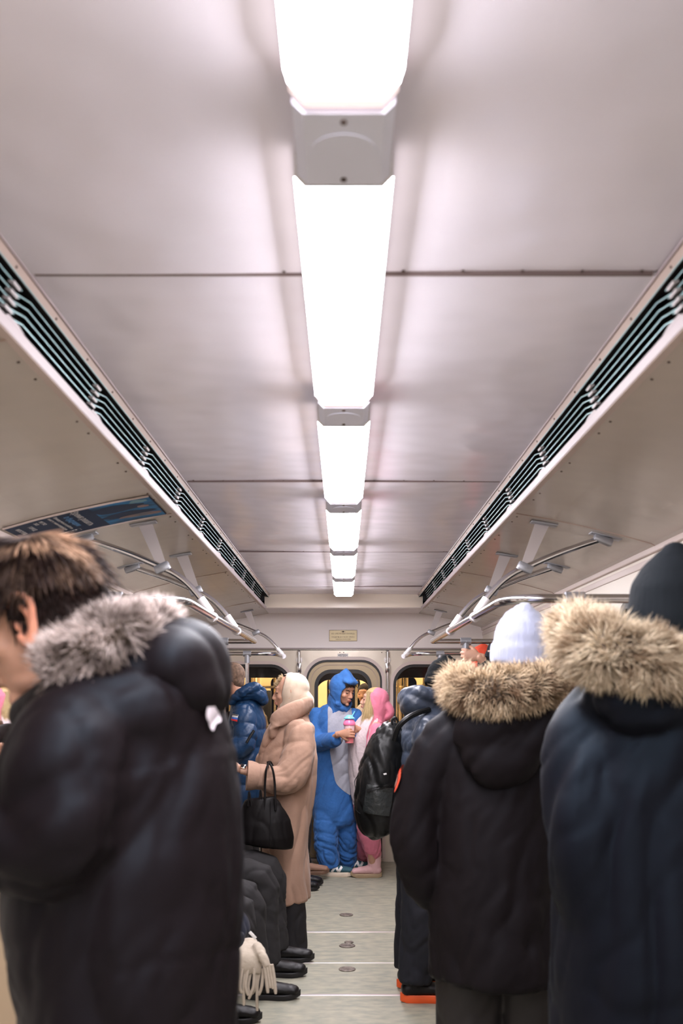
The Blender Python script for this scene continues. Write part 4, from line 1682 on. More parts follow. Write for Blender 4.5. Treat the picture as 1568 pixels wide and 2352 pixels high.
strands('hair_lock', cap, M_HAIRA, roots_on_mesh(cap.data, 3400, keep=lambda c, n: (inv1 @ c).z > 0.055 and (inv1 @ c).y < 0.05, seed=4), 0.060, 0.0019, flow1, tint1, segs=4, jitter=0.06, curl=0.15, droop=0.05)['kind'] = 'stuff'
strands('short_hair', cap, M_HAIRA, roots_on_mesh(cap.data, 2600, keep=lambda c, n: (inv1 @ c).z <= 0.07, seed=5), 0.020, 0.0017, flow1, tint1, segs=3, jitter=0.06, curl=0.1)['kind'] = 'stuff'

M_PARKA1 = mat('parka_black', (0.0070, 0.0030, 0.0033), rough=0.62, spec=0.26, tintspec=(0.55, 0.80, 1.0), bump=(5, 0.35, 0.03))
v = Vol()
prof = [(2440, 305, 240, .20), (2352, 305, 238, .20), (2250, 300, 242, .205), (2100, 286, 260, .21), (1960, 290, 254, .21), (1830, 302, 238, .20),
        (1730, 318, 216, .19), (1660, 330, 188, .17), (1600, 290, 150, .13), (1550, 210, 95, .09)]
v.tube([at(cx, y, Y) for y, cx, hw, b in prof], [(b, hw * Y / F) for y, cx, hw, b in prof], n=28, ref=(0, 1, 0), sm=3, cap=(0.15, 0.5))
v.tube([at(190, 1680, 1.47), at(158, 1740, 1.42), at(150, 1850, 1.40), at(138, 1925, 1.40), at(40, 1925, 1.40), at(-140, 1900, 1.42)], [0.085, 0.094, 0.088, 0.082, 0.074, 0.060], n=20)
v.tube([at(210, 1680, 1.74), at(120, 1800, 1.80), at(90, 1940, 1.82), at(-150, 1900, 1.80)], [0.085, 0.085, 0.08, 0.062], n=18)
v.tube([at(330, 1640, 1.5), at(190, 1670, 1.47)], [0.09, 0.09], n=16)
fa = folds(0.011, 6.5, (0.35, 0.1, 1), 0.8, 0.35, 1.3)
fb = folds(0.014, 9, (1, 0, 0.5), 0.9, 0.4, 5.1)

fc = folds(0.0035, 11, (0.55, 0.1, 1), 0.9, 0.3, 8.3)


def dsp1(co, n):
    px = CX + co.x * F / co.y
    py = HY - (co.z - CZ) * F / co.y
    w = max(0.0, min(1.0, 1 - math.hypot(px - 110, py - 1900) / 190))
    d = fa(co, n) * (1 - w) + fb(co, n) * w + fc(co, n)
    if px > 250:
        e = py - (1775 - (px - 290) * 0.294)
        d += 0.003 * max(0.0, min(1.0, e / 30 + 0.5)) - 0.003 * math.exp(-(e / 9) ** 2)
        e = py - (2225 - (px - 290) * 0.20)
        d -= 0.003 * math.exp(-(e / 7) ** 2)
    return d


jk = v.build('parka', M_PARKA1, f1.root, vox=0.0085, smooth=3, disp=dsp1)
v = Vol()
v.ball(at(415, 1530, Y), (0.078, 0.155, 0.076))
v.ball(at(345, 1545, Y), (0.100, 0.150, 0.082))
v.ball(at(450, 1575, Y), (0.056, 0.135, 0.066))
v.ball(at(260, 1590, Y), (0.090, 0.140, 0.060))
v.tube([at(300, 1560, 1.52), at(190, 1585, 1.49), at(110, 1620, 1.51), at(60, 1650, 1.58)], [0.060, 0.046, 0.036, 0.030], n=14)
v.tube([at(300, 1560, 1.70), at(190, 1575, 1.74), at(110, 1610, 1.72)], [0.060, 0.050, 0.035], n=14)
v.build('hood', M_PARKA1, f1.root, vox=0.0085, smooth=4, disp=folds(0.005, 6, (1, 0.3, -0.6), 0.85, 0.4, 2.2))
fur_roll(f1, [at(112, 1548, 1.46), at(150, 1520, 1.45), at(205, 1485, 1.45), at(275, 1455, 1.47), at(345, 1437, 1.53), at(370, 1430, 1.62), at(330, 1425, 1.70), at(250, 1445, 1.76), at(170, 1500, 1.76)],
         [0.022, 0.031, 0.034, 0.030, 0.022, 0.018, 0.020, 0.026, 0.024], 7500, 0.032, 0.0015,
         ((0.13, 0.095, 0.08), (0.98, 0.84, 0.78)), curl=0.9, drift=(-0.25, -0.1, 0.15), jitter=0.3)
M_LOGO = mat('logo_white', (0.72, 0.66, 0.72), rough=0.6)
lg = patch_on(jk, 'shoulder_badge', M_LOGO, f1.root, at(503, 1645, 1.52), (0.95, -0.55, 0.1), (0, 0, 1),
              [((0.019 + 0.006 * math.cos(2 * a + 0.6)) * math.cos(a), (0.019 + 0.006 * math.cos(3 * a)) * math.sin(a)) for a in [2 * math.pi * k / 30 for k in range(30)]], off=0.006)
f1.trousers(DARKT, vox=0.014)
f1.shoes()

# ------------------------------------------------------------------ 2. person in light knit hat and black parka, right of centre
Y = 3.10
f2 = Figure('person seen from behind in pale blue knit hat and black parka with golden fur', (1150 - CX) * Y / F, Y, 1.74, 90,
            over=dict(head=at(1196, 1496, 3.12), neck=at(1180, 1610, 3.12),
                      shL=at(1015, 1700, 3.08), elL=at(958, 1870, 3.10), wrL=at(985, 2030, 3.14), shR=at(1300, 1700, 3.1), elR=at(1350, 1880, 3.1), wrR=at(1320, 2030, 3.2)),
            head=(97, -2, 0))
f2.body(SKINP, vox=0.012)
M_PARKA2 = mat('parka_black_matte', (0.0056, 0.0026, 0.0027), rough=0.70, spec=0.24, tintspec=(0.7, 0.85, 1.0), bump=(5, 0.3, 0.03))
v = Vol()
prof = [(2235, 1145, 158, .19), (2150, 1145, 158, .19), (2000, 1142, 152, .185), (1850, 1145, 150, .175), (1740, 1150, 160, .165), (1670, 1155, 150, .14), (1610, 1165, 90, .10)]
v.tube([at(cx, y, Y) for y, cx, hw, b in prof], [(hw * Y / F, b) for y, cx, hw, b in prof], n=28, ref=(1, 0, 0), sm=3, cap=(0.12, 0.5))
v.tube([at(1060, 1680, 3.08), at(1002, 1730, 3.07), at(962, 1850, 3.08), at(955, 1940, 3.08), at(975, 2010, 3.1), at(990, 2050, 3.12)], [0.085, 0.080, 0.080, 0.082, 0.074, 0.058], n=18)
v.tube([at(1240, 1680, 3.1), at(1310, 1740, 3.1), at(1350, 1880, 3.1), at(1320, 2030, 3.2)], [0.085, 0.085, 0.08, 0.07], n=18)
jk = v.build('parka', M_PARKA2, f2.root, vox=0.011, smooth=3, disp=(lambda a, b: (lambda co, n: a(co, n) + b(co, n)))(folds(0.010, 6, (0.2, 0.0, 1), 0.85, 0.35, 7.7), folds(0.004, 14, (0.5, 0, 1), 0.85, 0.5, 2.7)))
v = Vol()
v.ball(at(1165, 1680, 2.95), (0.165, 0.085, 0.105))
v.ball(at(1150, 1735, 2.93), (0.115, 0.060, 0.095))
v.build('hood', M_PARKA2, f2.root, vox=0.011, smooth=3, disp=folds(0.010, 7, (0.6, 0, 1), 0.9, 0.4, 3.4))
GOLD = ((0.20, 0.11, 0.055), (1.0, 0.80, 0.55))
fur_roll(f2, [at(1045, 1560, 3.16), at(1060, 1582, 3.02), at(1095, 1590, 2.92), at(1150, 1588, 2.88), at(1220, 1580, 2.92), at(1280, 1565, 3.02), at(1290, 1545, 3.15)],
         [0.044, 0.050, 0.056, 0.056, 0.054, 0.048, 0.040], 9000, 0.044, 0.0017, GOLD, curl=0.8, droop=0.25, drift=(0.0, -0.15, -0.15))
M_KNIT = mat('knit_pale_blue', (0.36, 0.39, 0.52), rough=0.9, bump=(60, 0.6, 0.006), stretch=(1, 1, 0.35), sheen=0.3)
beanie(f2, M_KNIT, grow=0.014, tall=0.070, z0=-0.03, cuff=0.055, name='knit_hat', tilt=0.04)
M_ORANGE = mat('patch_orange', (0.85, 0.10, 0.045), rough=0.6)
pc = patch_on(jk, 'arm_badge', M_ORANGE, f2.root, at(922, 1790, 3.08), (-1.0, 0.0, 0.1), (0.30, 0, 1), oval_outline(0.034, 0.045), off=0.005)
patch_on(jk, 'badge_centre', mat('patch_pale', (0.75, 0.35, 0.28), rough=0.6), pc, at(922, 1790, 3.08), (-1.0, 0.0, 0.1), (0.30, 0, 1), oval_outline(0.018, 0.030), off=0.007)
f2.trousers(mat('trouser_black_work', (0.010, 0.008, 0.0085), rough=0.6), r=(0.115, 0.10, 0.08), vox=0.014)
f2.shoes()

# ------------------------------------------------------------------ 3. man in dark blue parka and navy beanie, far right foreground
Y = 2.2
f3 = Figure('person in dark blue parka with golden fur hood and navy beanie, at the right edge', (1540 - CX) * Y / F, Y, 1.86, 68,
            over=dict(head=at(1556, 1415, Y), neck=at(1545, 1570, Y),
                      shL=at(1355, 1670, 2.2), elL=at(1345, 1950, 2.16), wrL=at(1400, 2190, 2.2), shR=at(1700, 1640, 2.1), elR=at(1850, 1480, 2.1), wrR=at(1860, 1300, 2.3)),
            head=(60, 0, 0))
f3.body(SKIN, vox=0.011)
M_PARKA3 = mat('parka_navy', (0.0042, 0.0028, 0.0050), rough=0.62, spec=0.25, tintspec=(0.45, 0.75, 1.0), bump=(5, 0.3, 0.03))
v = Vol()
prof = [(2480, 1540, 268, .21), (2352, 1540, 270, .21), (2200, 1540, 272, .21), (2000, 1535, 265, .205), (1820, 1535, 255, .20), (1700, 1535, 240, .18), (1620, 1530, 190, .15), (1560, 1530, 120, .10)]
v.tube([at(cx, y, Y) for y, cx, hw, b in prof], [(hw * Y / F, b) for y, cx, hw, b in prof], n=28, ref=(1, 0, 0), sm=3, cap=(0.12, 0.5))
v.tube([at(1400, 1650, 2.2), at(1352, 1710, 2.18), at(1345, 1850, 2.14), at(1348, 1960, 2.13), at(1385, 2120, 2.15), at(1400, 2200, 2.2)], [0.095, 0.095, 0.090, 0.085, 0.080, 0.065], n=18)
v.tube([at(1560, 1650, 2.15), at(1690, 1610, 2.12), at(1800, 1520, 2.1), at(1855, 1440, 2.12), at(1860, 1310, 2.25)], [0.105, 0.10, 0.095, 0.085, 0.065], n=18)
v.tube([at(1380, 1600, 2.12), at(1480, 1600, 2.05), at(1620, 1590, 2.1)], [0.05, 0.07, 0.06], n=16)
v.build('parka', M_PARKA3, f3.root, vox=0.011, smooth=3, disp=(lambda a, b: (lambda co, n: a(co, n) + b(co, n)))(folds(0.012, 5.5, (0.25, 0.0, 1), 0.9, 0.4, 4.2), folds(0.004, 10, (0.6, 0, 1), 0.9, 0.3, 6.6)))
fur_roll(f3, [at(1325, 1440, 2.32), at(1325, 1458, 2.22), at(1345, 1480, 2.10), at(1385, 1490, 2.02), at(1450, 1505, 1.99), at(1530, 1535, 2.0), at(1620, 1545, 2.06)],
         [0.040, 0.046, 0.052, 0.052, 0.046, 0.040, 0.036], 9000, 0.048, 0.0017, ((0.26, 0.16, 0.085), (1.0, 0.86, 0.64)), curl=0.8, droop=0.2, drift=(0.1, -0.1, -0.05), seed=9)
M_BEAN3 = mat('beanie_navy', (0.0055, 0.0085, 0.012), rough=0.85, spec=0.25, bump=(80, 0.3, 0.003))
beanie(f3, M_BEAN3, grow=0.018, tall=0.038, z0=-0.035, cuff=0.0, rib=0.0008)
f3.trousers(DARKT, vox=0.014)
f3.shoes()

# ------------------------------------------------------------------ 4. backpack man
Y = 5.12
x4 = (985 - CX) * Y / F
f4 = Figure('person in shiny dark blue puffer jacket, black beanie and shoes with orange soles', x4, Y, 1.73, 15,
            over=dict(head=at(1024, 1567, 5.18), neck=at(1000, 1635, 5.15), pelvis=at(975, 1880, Y), chest=at(985, 1720, Y),
                      shR=at(985, 1672, 4.95), elR=at(1000, 1790, 4.92), wrR=at(1065, 1830, 4.95), shL=at(985, 1672, 5.3), elL=at(1010, 1780, 5.34), wrL=at(1065, 1800, 5.3),
                      hipR=at(975, 1900, 5.02), hipL=at(972, 1900, 5.22), knR=at(972, 2080, 5.0), knL=at(955, 2070, 5.2),
                      anR=Vector(((952 - CX) * 5.0 / F, 5.0, 0.085)), anL=Vector(((942 - CX) * 5.24 / F, 5.24, 0.085)), footR=(1, 0.05, 0), footL=(1, 0.1, 0)),
            head=(35, 12, 0))
f4.body(SKIN, vox=0.011)
M_PUFF4 = mat('puffer_slate', (0.026, 0.036, 0.058), rough=0.42, spec=0.6, bump=(26, 0.35, 0.01), sheen=0.1)
tor = [at(978, 1960, Y), at(980, 1850, Y), at(984, 1720, Y), at(990, 1640, Y)]
v = Vol()
v.tube([at(978, 1950, Y), at(978, 1880, Y), at(980, 1800, Y), at(985, 1710, Y), at(992, 1655, Y), at(1000, 1625, Y)],
       [(.20, .165), (.205, .17), (.20, .165), (.195, .165), (.16, .14), (.09, .09)], n=26, ref=(0, 1, 0), cap=(.15, .4))
armsR = [at(985, 1672, 4.96), at(996, 1790, 4.90), at(1065, 1832, 4.92)]
armsL = [at(985, 1672, 5.28), at(1006, 1780, 5.36), at(1065, 1800, 5.3)]
for A in (armsR, armsL):
    v.tube(A, [.085, .08, .06], n=16, sm=4)
v.build('puffer_jacket', M_PUFF4, f4.root, vox=0.009, smooth=2, disp=quilt([tor, armsR, armsL], [0.105, 0.095, 0.095], 0.016, [0.15, 0.06, 0.06], extra=folds(0.004, 18, (0, 0, 1), 0.5, 0.5, 2.0)))
v = Vol()
v.tube([at(985, 1640, 5.15), at(962, 1622, 5.12), at(942, 1608, 5.1), at(932, 1600, 5.1)], [(.10, .075), (.125, .085), (.12, .075), (.08, .045)], n=22, ref=(0, 1, 0))
v.tube([at(1000, 1600, 5.02), at(965, 1590, 5.02), at(940, 1592, 5.06), at(925, 1605, 5.12), at(935, 1595, 5.2)], [.032, .040, .036, .034, .034], n=14)
v.build('hood', M_PUFF4, f4.root, vox=0.008, smooth=2, disp=folds(0.005, 11, (1, 0, 0.6), 0.95, 0.4, 6.0))
beanie(f4, mat('beanie_black', (0.004, 0.005, 0.006), rough=0.9, spec=0.2, bump=(90, 0.5, 0.004)), grow=0.010, tall=0.010, z0=-0.025, cuff=0.05, rib=0.002)
f4.trousers(mat('trouser_dark_denim', (0.007, 0.0075, 0.013), rough=0.85, bump=(120, 0.3, 0.002), var=(6, 0.3)), r=(0.125, 0.108, 0.082), hem=0.075, vox=0.011,
            disp=folds(0.010, 8, (0.3, 0.3, 1), 0.8, 0.4, 2.5), hips=(.17, .14))
M_OSOLE = mat('sole_orange', (0.75, 0.10, 0.02), rough=0.5)
f4.shoes(M_BSHOE, M_OSOLE, 0.31, sole_t=0.036)
# backpack (a thing of its own)
t = thing('backpack', 'black backpack with a see-through side pocket on the back of the person with the beanie', 'backpack', at(880, 1890, 5.1))
M_PACK = mat('pack_nylon', (0.005, 0.0052, 0.0055), rough=0.42, spec=0.3, bump=(30, 0.25, 0.006))
v = Vol()
pr = [(1897, 888, 48, .13), (1880, 878, 58, .15), (1845, 869, 56, .155), (1800, 871, 54, .155), (1760, 878, 50, .15), (1720, 886, 42, .14), (1690, 893, 34, .12), (1668, 900, 22, .09)]
v.tube([at(cx, y, 5.1) for y, cx, hw, b in pr], [(b, hw * 5.1 / F) for y, cx, hw, b in pr], n=26, ref=(0, 1, 0), cap=(.3, .4))
bag = v.build('pack_body', M_PACK, t, vox=0.009, smooth=2, disp=folds(0.009, 12, (-0.45, 0, 1), 0.95, 0.4, 8.0))
M_MESH = mat('pocket_mesh', (0.018, 0.021, 0.021), rough=0.35, bump=(40, 0.5, 0.01))
pk = patch_on(bag, 'side_pocket', M_MESH, t, at(868, 1838, 4.95), (0, -1, 0), (0.15, 0, 1), rect_outline(0.062, 0.070), off=0.010, res=8)
patch_on(bag, 'pocket_band', M_PACK, t, at(872, 1808, 4.95), (0, -1, 0), (-0.33, 0, 1), rect_outline(0.062, 0.007), off=0.014, res=3)
patch_on(bag, 'white_tag', M_WHITE, t, at(883, 1777, 4.95), (0, -1, 0), (-0.3, 0, 1), rect_outline(0.008, 0.004), off=0.012, res=2)
MB().tube(smooth_path([at(905, 1700, 4.93), at(915, 1670, 4.90), at(935, 1650, 4.90), at(960, 1637, 4.93), at(985, 1630, 5.0)], 5), 0.014, n=8).build('shoulder_strap', M_PACK, t)
MB().tube(smooth_path([at(905, 1690, 5.2), at(920, 1668, 5.25), at(950, 1645, 5.27), at(985, 1632, 5.2)], 5), 0.014, n=8).build('shoulder_strap', M_PACK, t)
MB().tube(smooth_path([at(903, 1672, 5.05), at(900, 1655, 5.05), at(908, 1648, 5.05), at(914, 1660, 5.05), at(912, 1672, 5.05)], 5), 0.006, n=8).build('grab_loop', M_PACK, t)
pts = [at(822, 1780, 5.02), at(814, 1795, 5.02), at(816, 1812, 5.0), at(813, 1830, 5.0), at(817, 1846, 5.0), at(816, 1858, 5.0), at(826, 1868, 5.0), at(836, 1868, 5.0)]
MB().tube(smooth_path(pts, 5), 0.0022, n=6).build('elastic_cord', M_PACK, t)
for dx in (-3, 3):
    MB().tube(smooth_path([at(850, 1888, 5.0), at(850 + dx * 0.4, 1897, 5.0), at(850 + dx, 1905, 5.0)], 4), 0.003, n=6).build('loose_strap', M_PACK, t)
MB().tube(smooth_path([at(915, 1790, 4.96), at(890, 1812, 4.95), at(860, 1850, 4.95)], 5), 0.0005, n=5).build('seam', M_PACK, t)

# ------------------------------------------------------------------ 5. lady in the beige coat
Y = 6.13
f5 = Figure('person in a long beige plush coat with a cream headscarf, facing left', (660 - CX) * Y / F, Y, 1.68, 180,
            over=dict(head=at(664, 1592, Y), neck=at(672, 1650, Y), chest=at(665, 1720, Y), pelvis=at(662, 1840, Y),
                      shL=at(685, 1680, 5.97), elL=at(650, 1785, 5.88), wrL=at(552, 1766, 5.84), shR=at(680, 1680, 6.29), elR=at(640, 1780, 6.38), wrR=at(600, 1740, 6.40),
                      hipL=at(666, 1850, 6.06), hipR=at(660, 1850, 6.20), knL=at(670, 2000, 6.06), knR=at(662, 2000, 6.20),
                      anL=Vector(((674 - CX) * 6.05 / F, 6.05, 0.085)), anR=Vector(((668 - CX) * 6.22 / F, 6.22, 0.085))),
            head=(178, 4, 0))
wr = f5.J['wrL']
fd_ = (wr - f5.J['elL']).normalized()
# hand runs on from the forearm, palm down and curled
hz = Vector((0.15, -0.75, 0.65)).normalized()
hz = (hz - fd_ * hz.dot(fd_)).normalized()
hx = fd_.cross(hz)
h5 = hand_vol(frame(wr, hx, fd_, hz), curl=0.45, size=0.92)
f5.body(SKINP, vox=0.006, hands=[h5], fem=True)
M_COAT = mat('coat_beige', (0.36, 0.22, 0.155), rough=0.85, sheen=0.1, bump=(40, 0.35, 0.006), var=(6, 0.14))
v = Vol()
prof = [(2066, 668, 44, .17), (2000, 660, 50, .185), (1940, 655, 53, .19), (1880, 656, 57, .19), (1830, 660, 60, .185), (1790, 661, 64, .18), (1740, 660, 67, .175), (1700, 664, 61, .17),
        (1665, 672, 46, .16), (1640, 676, 32, .11)]
v.tube([at(cx, y, Y) for y, cx, hw, b in prof], [(b, hw * Y / F) for y, cx, hw, b in prof], n=30, ref=(0, 1, 0), sm=3, cap=(0.08, 0.5))
v.tube([at(690, 1680, 5.98), at(686, 1730, 5.95), at(668, 1780, 5.90), at(640, 1794, 5.87), at(606, 1786, 5.865), at(590, 1784, 5.855)], [.088, .098, .094, .080, .070, .070], n=20)
v.tube([at(680, 1680, 6.28), at(650, 1780, 6.38), at(610, 1745, 6.38)], [.085, .09, .07], n=16)
fA = folds(0.016, 9, (0.9, 0, 0.45), 0.85, 0.4, 3.0)
fB = folds(0.011, 7, (0.12, 0, 1), 0.88, 0.3, 9.0)


def dsp5(co, n):
    px = CX + co.x * F / co.y
    py = HY - (co.z - CZ) * F / co.y
    w = max(0.0, min(1.0, 1 - math.hypot(px - 655, (py - 1760) * 0.8) / 75))
    return fA(co, n) * w + fB(co, n) * (1 - w)


coat = v.build('coat', M_COAT, f5.root, vox=0.0085, smooth=2, disp=dsp5)
cb = MB()
pa, pb = at(594, 1783, 5.855), at(567, 1781, 5.845)
cb.tube([pa, pa.lerp(pb, 0.3), pa.lerp(pb, 0.7), pb, pb.lerp(pa, 0.05)], [0.072, 0.082, 0.088, 0.088, 0.082], n=28, caps=False)
cb.tube([pb.lerp(pa, 0.05), pa], [0.0805, 0.068], n=28, caps=False)
cb.build('cuff', M_COAT, f5.root)
v = Vol()
v.tube([at(628, 1690, 5.98), at(630, 1662, 5.96), at(650, 1645, 5.96), at(680, 1630, 5.99), at(703, 1620, 6.07), at(708, 1618, 6.15), at(700, 1625, 6.25), at(665, 1645, 6.3), at(632, 1665, 6.26)],
       [(.030, .018), (.046, .024), (.056, .028), (.058, .030), (.054, .030), (.052, .030), (.054, .030), (.044, .026), (.03, .02)], n=16, ref=(0.25, 0, 1))
v.tube([at(634, 1668, 6.0), at(616, 1692, 6.0), at(604, 1725, 6.03), at(600, 1765, 6.06)], [.028, .026, .022, .014], n=14)
v.build('shawl_collar', M_COAT, f5.root, vox=0.008, smooth=2, disp=folds(0.003, 14, (1, 0, 0.4), 0.9, 0.4))
M_SCARF = mat('scarf_cream', (0.52, 0.41, 0.31), rough=0.8, sheen=0.3, bump=(14, 0.3, 0.01))
M_SCARFG = mat('scarf_grey', (0.33, 0.29, 0.25), rough=0.8, sheen=0.3)
v = Vol()
v.M = f5.Mh
v.ball((0, -0.028, 0.034), (0.092, 0.104, 0.096))
v.tube([(0, -0.020, 0.04), (0, -0.028, -0.02), (0, -0.020, -0.08), (0, -0.012, -0.15)], [(.093, .098), (.094, .098), (.086, .088), (.082, .082)], n=24, ref=(1, 0, 0))
v.tube([(0, -0.09, -0.02), (0, -0.125, -0.055), (0, -0.115, -0.085)], [(.06, .04), (.05, .03), (.05, .03)], n=14, ref=(1, 0, 0))
v.tube([(0, 0.045, -0.115), (0, 0.068, -0.17), (0, 0.062, -0.22)], [(.055, .03), (.05, .032), (.045, .03)], n=16, ref=(1, 0, 0))
v.M = None
sc = v.build('headscarf', M_SCARF, f5.root, vox=0.007, smooth=2, disp=folds(0.006, 9, (0.6, 0, 1), 0.95, 0.4, 1.0))
inv5 = f5.Mh.inverted()


def opening5(c, n):
    q = inv5 @ c
    return q.y > 0.048 - 0.30 * (q.z + 0.02) and -0.100 < q.z < 0.12


delete_faces(sc, opening5, 0.004)
split_faces(sc, lambda c, n: (inv5 @ c).z < -0.115 and (inv5 @ c).y > 0.0, 'scarf_end', M_SCARFG, f5.root)
rs = []
rnd = random.Random(5)
for k in range(420):
    z_ = rnd.uniform(0.045, 0.10)
    q = Vector((rnd.uniform(-0.05, 0.05), 0.070 - 0.75 * max(0, z_ - 0.050), z_))
    rs.append((f5.Mh @ q, (f5.Mh.to_3x3() @ Vector((q.x * 4, 0.6, 0.6))).normalized()))


def tint5(p, rnd):
    a = rnd.uniform(0.6, 1.1)
    return (0.70 * a, 0.52 * a, 0.30 * a)


strands('hair', f5.root, M_HAIRA, rs, 0.030, 0.0013, lambda p, n: (f5.Mh.to_3x3() @ Vector((0, 0.30, 0.35 - 8 * (0.07 - (inv5 @ p).z)))).normalized() + noise.noise_vector(p * 20) * 0.45, tint5, segs=4, curl=0.7, droop=0.5)
f5.trousers(DARKT, r=(.07, .072, .082), hem=-0.03, vox=0.011, top=-0.05, hips=(.12, .12))
f5.shoes(L=0.25)
# wrist watch
t = thing('wristwatch', 'rose gold square smartwatch on the wrist above the black handbag', 'watch', wr)
M_ROSE = mat('rose_gold', (0.70, 0.42, 0.30), rough=0.25, metal=1.0)
M_WSTRAP = mat('watch_strap', (0.55, 0.33, 0.23), rough=0.4)
wc = wr - fd_ * 0.012
ring = [wc + (hz * math.cos(a) * 0.026 + hx * math.sin(a) * 0.031) for a in [2 * math.pi * k / 24 for k in range(24)]]
mb = MB()
vs, fs = [], []
for k, p in enumerate(ring):
    vs += [p - fd_ * 0.010, p + fd_ * 0.010, (p - wc) * 0.92 + wc + fd_ * 0.010, (p - wc) * 0.92 + wc - fd_ * 0.010]
for k in range(24):
    a, b = 4 * k, 4 * ((k + 1) % 24)
    for q in range(4):
        fs.append((a + q, a + (q + 1) % 4, b + (q + 1) % 4, b + q))
mb.add(vs, fs)
mb.build('strap', M_WSTRAP, t)
Rw = Matrix((fd_, hx, hz)).transposed().to_4x4()
sidev = (hz * 0.75 + Vector((0, -1, 0)) * 0.6).normalized()
MB().box(wc + hz * 0.029, (0.034, 0.030, 0.008), 0.003, Rw).build('watch_case', M_ROSE, t)
MB().box(wc + hz * 0.0335, (0.029, 0.025, 0.002), 0.0008, Rw).build('screen', mat('watch_screen', (0.01, 0.01, 0.012), rough=0.1), t)

# handbag
YB_ = 5.78
t = thing('handbag', 'black leather trapezoid handbag hanging from the forearm of the beige coat', 'handbag', at(605, 1945, YB_))
M_LEATH = mat('bag_leather', (0.004, 0.003, 0.0032), rough=0.5, spec=0.2, bump=(70, 0.15, 0.002))
v = Vol()
pr = [(1940, 606, 66, .075), (1925, 607, 68, .080), (1890, 604, 64, .072), (1860, 600, 50, .060), (1834, 597, 36, .045)]
v.tube([at(cx, y, YB_) for y, cx, hw, b in pr], [(hw * YB_ / F, b) for y, cx, hw, b in pr], n=30, ref=(1, 0, 0), sm=2, cap=(.2, .1))
bag = v.build('bag_body', M_LEATH, t, vox=0.007, smooth=1, disp=folds(0.003, 8, (0.2, 0, 1), 1, 0.3))
for yy in (-0.042, 0.042):
    Yh = YB_ + yy
    pts = [at(607, 1862, Yh - 0.012), at(608, 1835, Yh), at(608.5, 1800, 5.758), at(611, 1770, 5.762), at(615, 1757, 5.79), at(618, 1752, 5.84), at(621, 1756, 5.79), at(627, 1772, 5.762), at(631, 1802, 5.758), at(632, 1838, Yh), at(633, 1862, Yh - 0.012)]
    if yy > 0:
        pts = [Vector((p.x - 0.012, YB_ + 0.19 if 0 < k < 10 else p.y, p.z)) for k, p in enumerate(pts)]
        pts[5].y = 5.88
    MB().tube(smooth_path(pts, 5), 0.0065, n=8).build('handle', M_LEATH, t)
for (a, b) in ((572, 1818), (598, 1815)):
    MB().tube(smooth_path([at(a - 3, 1852, YB_ - 0.045), at(a, b, YB_ - 0.03), at(a + 5, 1852, YB_ - 0.045)], 6), 0.005, n=8).build('side_tie', M_LEATH, t)
MB().tube([at(621, 1840, YB_ - 0.055), at(620, 1940, YB_ - 0.085)], 0.0022, n=6).build('front_seam', M_LEATH, t)

# ------------------------------------------------------------------ 6. man in the blue puffer jacket with a sleeve badge
Y = 7.2
f6 = Figure('person in bright navy puffer jacket with a flag badge, just behind the chrome pole', (568 - CX) * Y / F, Y, 1.79, 172,
            over=dict(head=at(530, 1562, Y), neck=at(556, 1610, Y), chest=at(566, 1680, Y),
                      shL=at(560, 1634, 7.04), elL=at(562, 1705, 6.98), wrL=at(510, 1722, 7.0), shR=at(565, 1634, 7.38), elR=at(560, 1705, 7.45), wrR=at(515, 1715, 7.4)),
            head=(168, 12, 0))
f6.body(SKIN, vox=0.0065)
cp6 = hair_cap(f6, mat('hair_brown', (0.14, 0.085, 0.055), rough=0.8, var=(60, 0.4)), grow=0.002, disp=lambda co, n: 0.001 * noise.noise(co * 80))
M_PUFF6 = mat('puffer_blue', (0.006, 0.028, 0.075), rough=0.45, spec=0.35, sheen=0.0, bump=(22, 0.4, 0.012))
tor = [at(566, 1880, Y), at(566, 1760, Y), at(566, 1640, Y)]
v = Vol()
v.tube([at(562, 1872, Y), at(564, 1800, Y), at(565, 1740, Y), at(567, 1680, Y), at(566, 1635, Y), at(556, 1604, Y)],
       [(.21, .150), (.205, .145), (.20, .145), (.20, .145), (.17, .12), (.10, .09)], n=26, ref=(0, 1, 0), cap=(.15, .5))
aL = [at(558, 1636, 7.05), at(560, 1708, 6.96), at(505, 1724, 6.98)]
aR = [at(562, 1636, 7.36), at(560, 1708, 7.45), at(512, 1715, 7.4)]
for A in (aL, aR):
    v.tube(A, [.088, .084, .065], n=16, sm=4)
jk6 = v.build('puffer_jacket', M_PUFF6, f6.root, vox=0.009, smooth=2, disp=quilt([tor, aL, aR], [0.13, 0.11, 0.11], 0.015, [0.14, 0.07, 0.07], extra=folds(0.004, 14, (0.2, 0, 1), 0.6, 0.5, 4.0)))
v = Vol()
v.tube([at(545, 1608, 7.2), at(570, 1593, 7.18), at(592, 1594, 7.18), at(603, 1606, 7.2)], [(.115, .050), (.135, .066), (.125, .062), (.09, .040)], n=20, ref=(0, 1, 0))
v.tube([at(530, 1612, 7.08), at(556, 1590, 7.05), at(585, 1578, 7.08), at(602, 1590, 7.18)], [.026, .036, .036, .034], n=12)
v.build('hood', M_PUFF6, f6.root, vox=0.008, smooth=2, disp=folds(0.006, 18, (1, 0, -0.3), 0.95, 0.5, 3.0))
fl0 = patch_on(jk6, 'flag_badge', M_WHITE, f6.root, at(534, 1649, 6.9), (-0.2, -1, 0), (0.12, 0, 1), rect_outline(0.026, 0.022), off=0.006, res=3)
patch_on(jk6, 'blue_stripe', mat('flag_blue', (0.05, 0.15, 0.55), rough=0.6), fl0, at(534.3, 1650.5, 6.9), (-0.2, -1, 0), (0.12, 0, 1), rect_outline(0.026, 0.0065), off=0.0085, res=2)
